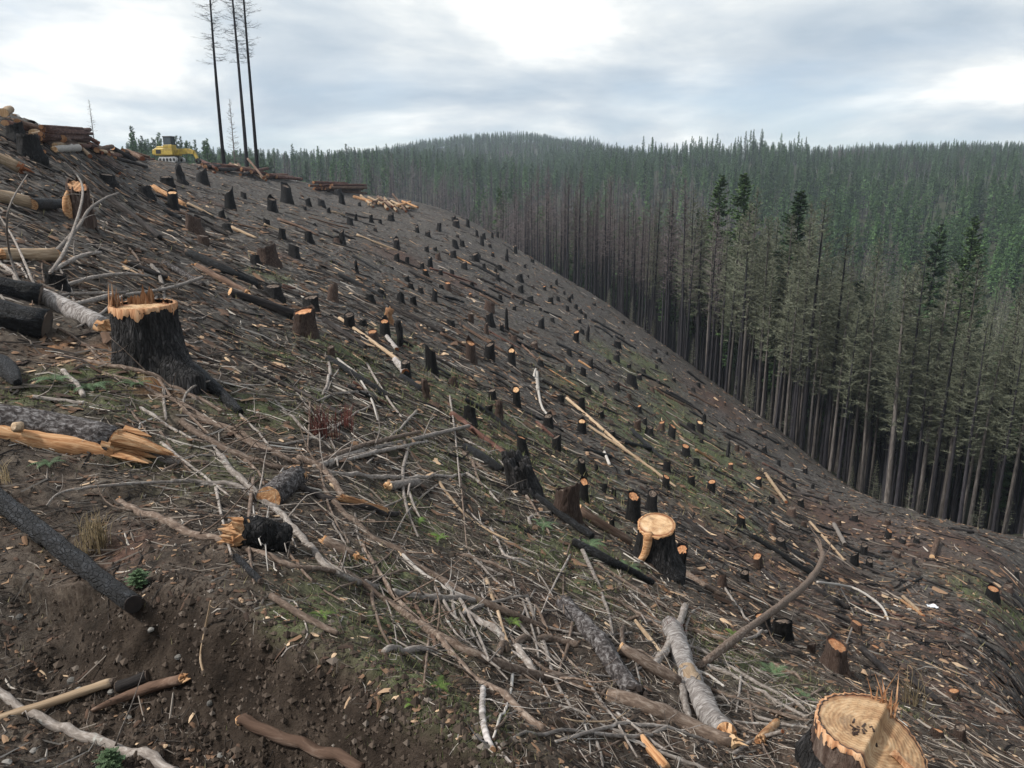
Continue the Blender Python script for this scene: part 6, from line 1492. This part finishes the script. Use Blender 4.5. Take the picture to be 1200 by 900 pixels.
# grass and moss blades
x, y, r, r2 = scatter(150000, 1.9, 75, .85, 12); ms = np.clip(blob(MOSS, x, y) * (0.55 + 0.9 * fbm(x / 1.3, y / 1.3, 3)) * 1.5, 0, 1)
k = r2.random(len(x)) < ms * 1.1 + .03; x, y, r, ms = x[k], y[k], r[k], ms[k]; n = len(x)
L = r2.uniform(.02, .085, n) * np.clip(r / 7, .5, 3.6); wd = .0024 * np.clip(r / 6, .6, 8) * r2.uniform(.6, 1.5, n); a = r2.uniform(0, 6.28, n); z = H(x, y); ln_ = r2.uniform(.2, 1.1, n)
b0 = np.stack([x - np.cos(a) * wd, y - np.sin(a) * wd, z - .004], -1); b1 = np.stack([x + np.cos(a) * wd, y + np.sin(a) * wd, z - .004], -1); tp = np.stack([x - np.sin(a) * L * ln_, y + np.cos(a) * L * ln_, z + L * .8], -1)
mb = MB(); mb.add(np.stack([b0, b1, tp], 1).reshape(-1, 3), [np.arange(n * 3).reshape(-1, 3)], tone=np.repeat(np.clip(r2.normal(.72, .25, n) - .62 * ms, 0, 1), 3))
tag(link("grass", mb.mesh("grass", "grass_mix", False)), "short grass and moss growing in strips on the slope", "grass", kind="stuff")
# clods and pebbles on the bare soil
x, y, r, r2 = scatter(14000, 1.7, 14, 1.0, 14); xb, yb, rb, _ = scatter(22000, 1.8, 4.4, 1.0, 15); sg = lip_signed(xb, yb); kb = (sg > -.15) & (sg < .55); x, y, r = np.r_[x, xb[kb]], np.r_[y, yb[kb]], np.r_[r, rb[kb]]; n = len(x); S = .004 + .016 * r2.uniform(0, 1, n) ** 2.5 * np.where(r2.random(n) < .06, 1.8, 1); z = H(x, y)
oct_ = np.array([(1, 0, 0), (0, 1, 0), (-1, 0, 0), (0, -1, 0), (0, 0, .8), (0, 0, -.6)], float); V_ = oct_[None] * S[:, None, None] * r2.uniform(.6, 1.3, (n, 6, 1)); V_ += np.stack([x, y, z + S * .2], -1)[:, None]
fo = np.array([(0, 1, 4), (1, 2, 4), (2, 3, 4), (3, 0, 4), (1, 0, 5), (2, 1, 5), (3, 2, 5), (0, 3, 5)]); mb = MB(); mb.add(V_.reshape(-1, 3), [(np.arange(n)[:, None, None] * 6 + fo[None]).reshape(-1, 3)], tone=np.repeat(r2.beta(1.2, 4, n), 6))
tag(link("soil_clods", mb.mesh("soil_clods", "pebble_mix", False)), "small clods and pebbles on the bare soil", "soil", kind="stuff")

# ------------------------------------------------------------------ labels that single out the many stumps, poles and trees
MARKS = [("the yellow excavator", 205, 180), ("the three tall bare trees", 285, 198), ("the small crest log deck", 400, 220), ("the orange split log heap", 455, 240), ("the tall dark standing slab", 468, 392),
         ("the splintered black stump", 175, 395), ("the rounded charred stump", 613, 557), ("the bright orange oval stump", 765, 640), ("the bright white forked branch", 630, 447), ("the pale dead young fir", 1003, 540),
         ("the arching branch tip", 958, 640), ("the biggest sawn stump", 1022, 850), ("the white plastic scrap", 1092, 710), ("the thin tall black snag", 594, 372), ("the snag in the green strip", 853, 524),
         ("the snag by the dark forest", 689, 390), ("the split stump", 96, 240), ("the crest log heap", 95, 158), ("the broken red-brown snag", 584, 480), ("the bright white stick", 711, 541), ("the brown-rimmed stump", 357, 380), ("the root clump", 927, 600), ("the upper post-like snag", 418, 311)]
def ordinal(k): return ORD[k] if k < 20 else f"{k + 1}{'th' if 10 < (k + 1) % 100 < 14 else {1: 'st', 2: 'nd', 3: 'rd'}.get((k + 1) % 10, 'th')}"
def rank_labels(items, marks, look, cat, group, what):
    xy = np.array([(q[1], q[2]) for q in items]); best = [(999, 0)] * len(items)
    for m, (nm, mx, my) in enumerate(marks):
        od = np.argsort(np.hypot(xy[:, 0] - mx, xy[:, 1] - my))
        for rk, k in enumerate(od):
            if rk < best[k][0]: best[k] = (rk, m)
    for k, q in enumerate(items):
        rk, m = best[k]; tag(q[0], f"{look(q)}, {ordinal(rk)}{what} out from {marks[m][0]}", cat, group)
def stump_look(q):
    if q[1:3] == [357.0, 380.0]: pass
    sz = "big" if q[5] > .3 else "slim" if q[6] > q[5] * 3.2 else "squat" if q[6] < q[5] * 1.5 else "small"
    return f"{sz} {'charred' if q[4] == 'c' else 'brown'} stump with {'orange cut' if q[3] == 'F' else 'pale cut' if q[3] == 'P' else 'dark top'}"
rank_labels(STUMPS, MARKS, stump_look, "stump", "stumps on the hillside", " stump")
for q in STUMPS:
    if (q[1], round(q[2])) == (357, 380): q[0]["label"] = "wide brown stump with an orange rim above the broken black log"
PN = {"D": "dark", "C": "black", "R": "brown", "P": "pale", "T": "red-brown", "O": "orange"}
rank_labels(POLES, MARKS, lambda q: f"{PN[q[3]]} pole lying downhill", "pole", "poles lying down the slope", " pole")
BMK = [("the torn orange stub", 290, 610), ("the biggest sawn stump", 1022, 850), ("the birch log with a scar", 815, 800), ("the grey forked log", 700, 760), ("the short pale birch stick", 568, 845), ("the arched dark branch", 630, 755), ("the splintered black stump", 175, 395), ("the two black logs", 20, 370), ("the big bark log", 80, 515), ("the leafless red bush", 380, 490), ("the split stump", 96, 240), ("the long black pole", 650, 600), ("the lip of the dug bank", 450, 800), ("the crossing heap middle", 370, 550)]
CN = {"G": "grey", "B": "brown", "X": "bleached", "P": "pale"}
rank_labels(SMALL, BMK, lambda q: f"small {CN[q[3]]} branch", "branch", "small branches strewn in the foreground", " small branch")
TM = [("the pale dead young fir", 1003, 566), ("the pale straight dead trunk", 1075, 600), ("the right picture edge", 1200, 625), ("the snag in the green strip", 853, 524), ("the tallest pale dead fir", 950, 525), ("the snag by the dark forest", 689, 370), ("the upper forest corner", 560, 268)]
tn = {"bare": "burnt purple-grey bare fir", "scorched": "pale-trunked scorched fir", "scorched_dark": "dark-trunked scorched fir", "green": "living green fir"}
rank_labels(BRUSH, TM, lambda q: "small grey dead sapling", "sapling", "dead saplings at the foot of the stand", " sapling")
stand = [q for q in TREES if q[3] in tn]
front = [q for q in stand if q[4] < 9]; behind = [q for q in stand if q[4] >= 9]
rank_labels(front, TM, lambda q: tn[q[3]] + " in front row", "tree", "burnt firs along the clearing edge", "")
rank_labels(behind, TM, lambda q: tn[q[3]] + " behind front row", "tree", "burnt firs along the clearing edge", "")
for nm, sel, txt in (("ridge", [q for q in TREES if q[3] == "ridge"], "green fir in the thin row on the far ridge"), ("behind", [q for q in TREES if q[3] == "behind"], "green fir showing behind the crest beside the excavator")):
    for k, q in enumerate(sorted(sel, key=lambda q: q[1])): tag(q[0], f"{txt}, {ordinal(k)} from the left", "tree", "firs against the sky")

# ------------------------------------------------------------------ thin haze filling the valley air
zlo, zhi = float(GZ.min()) - 1.0, float(max(GZ.max(), 0) + 34.0)
hb = MB(); E_ = 4050.0
hb.add([(sx * E_, sy * E_, z_) for z_ in (zlo, zhi) for sx, sy in ((-1, -1), (1, -1), (1, 1), (-1, 1))], [np.array([(3, 2, 1, 0), (4, 5, 6, 7), (0, 1, 5, 4), (1, 2, 6, 5), (2, 3, 7, 6), (3, 0, 4, 7)])])
hm = bpy.data.materials.new("haze"); hm.use_nodes = True; hm.node_tree.nodes.clear()
ho = hm.node_tree.nodes.new("ShaderNodeOutputMaterial"); hv = hm.node_tree.nodes.new("ShaderNodeVolumePrincipled")
hv.inputs["Color"].default_value = (0.78, 0.87, 1.0, 1); hv.inputs["Density"].default_value = 0.00025; hv.inputs["Anisotropy"].default_value = 0.2
hm.node_tree.links.new(hv.outputs[0], ho.inputs["Volume"]); M["haze"] = hm
tag(link("haze", hb.mesh("haze", "haze", False)), "thin pale haze in the valley air", "haze", kind="stuff")
SC.cycles.volume_bounces = 0
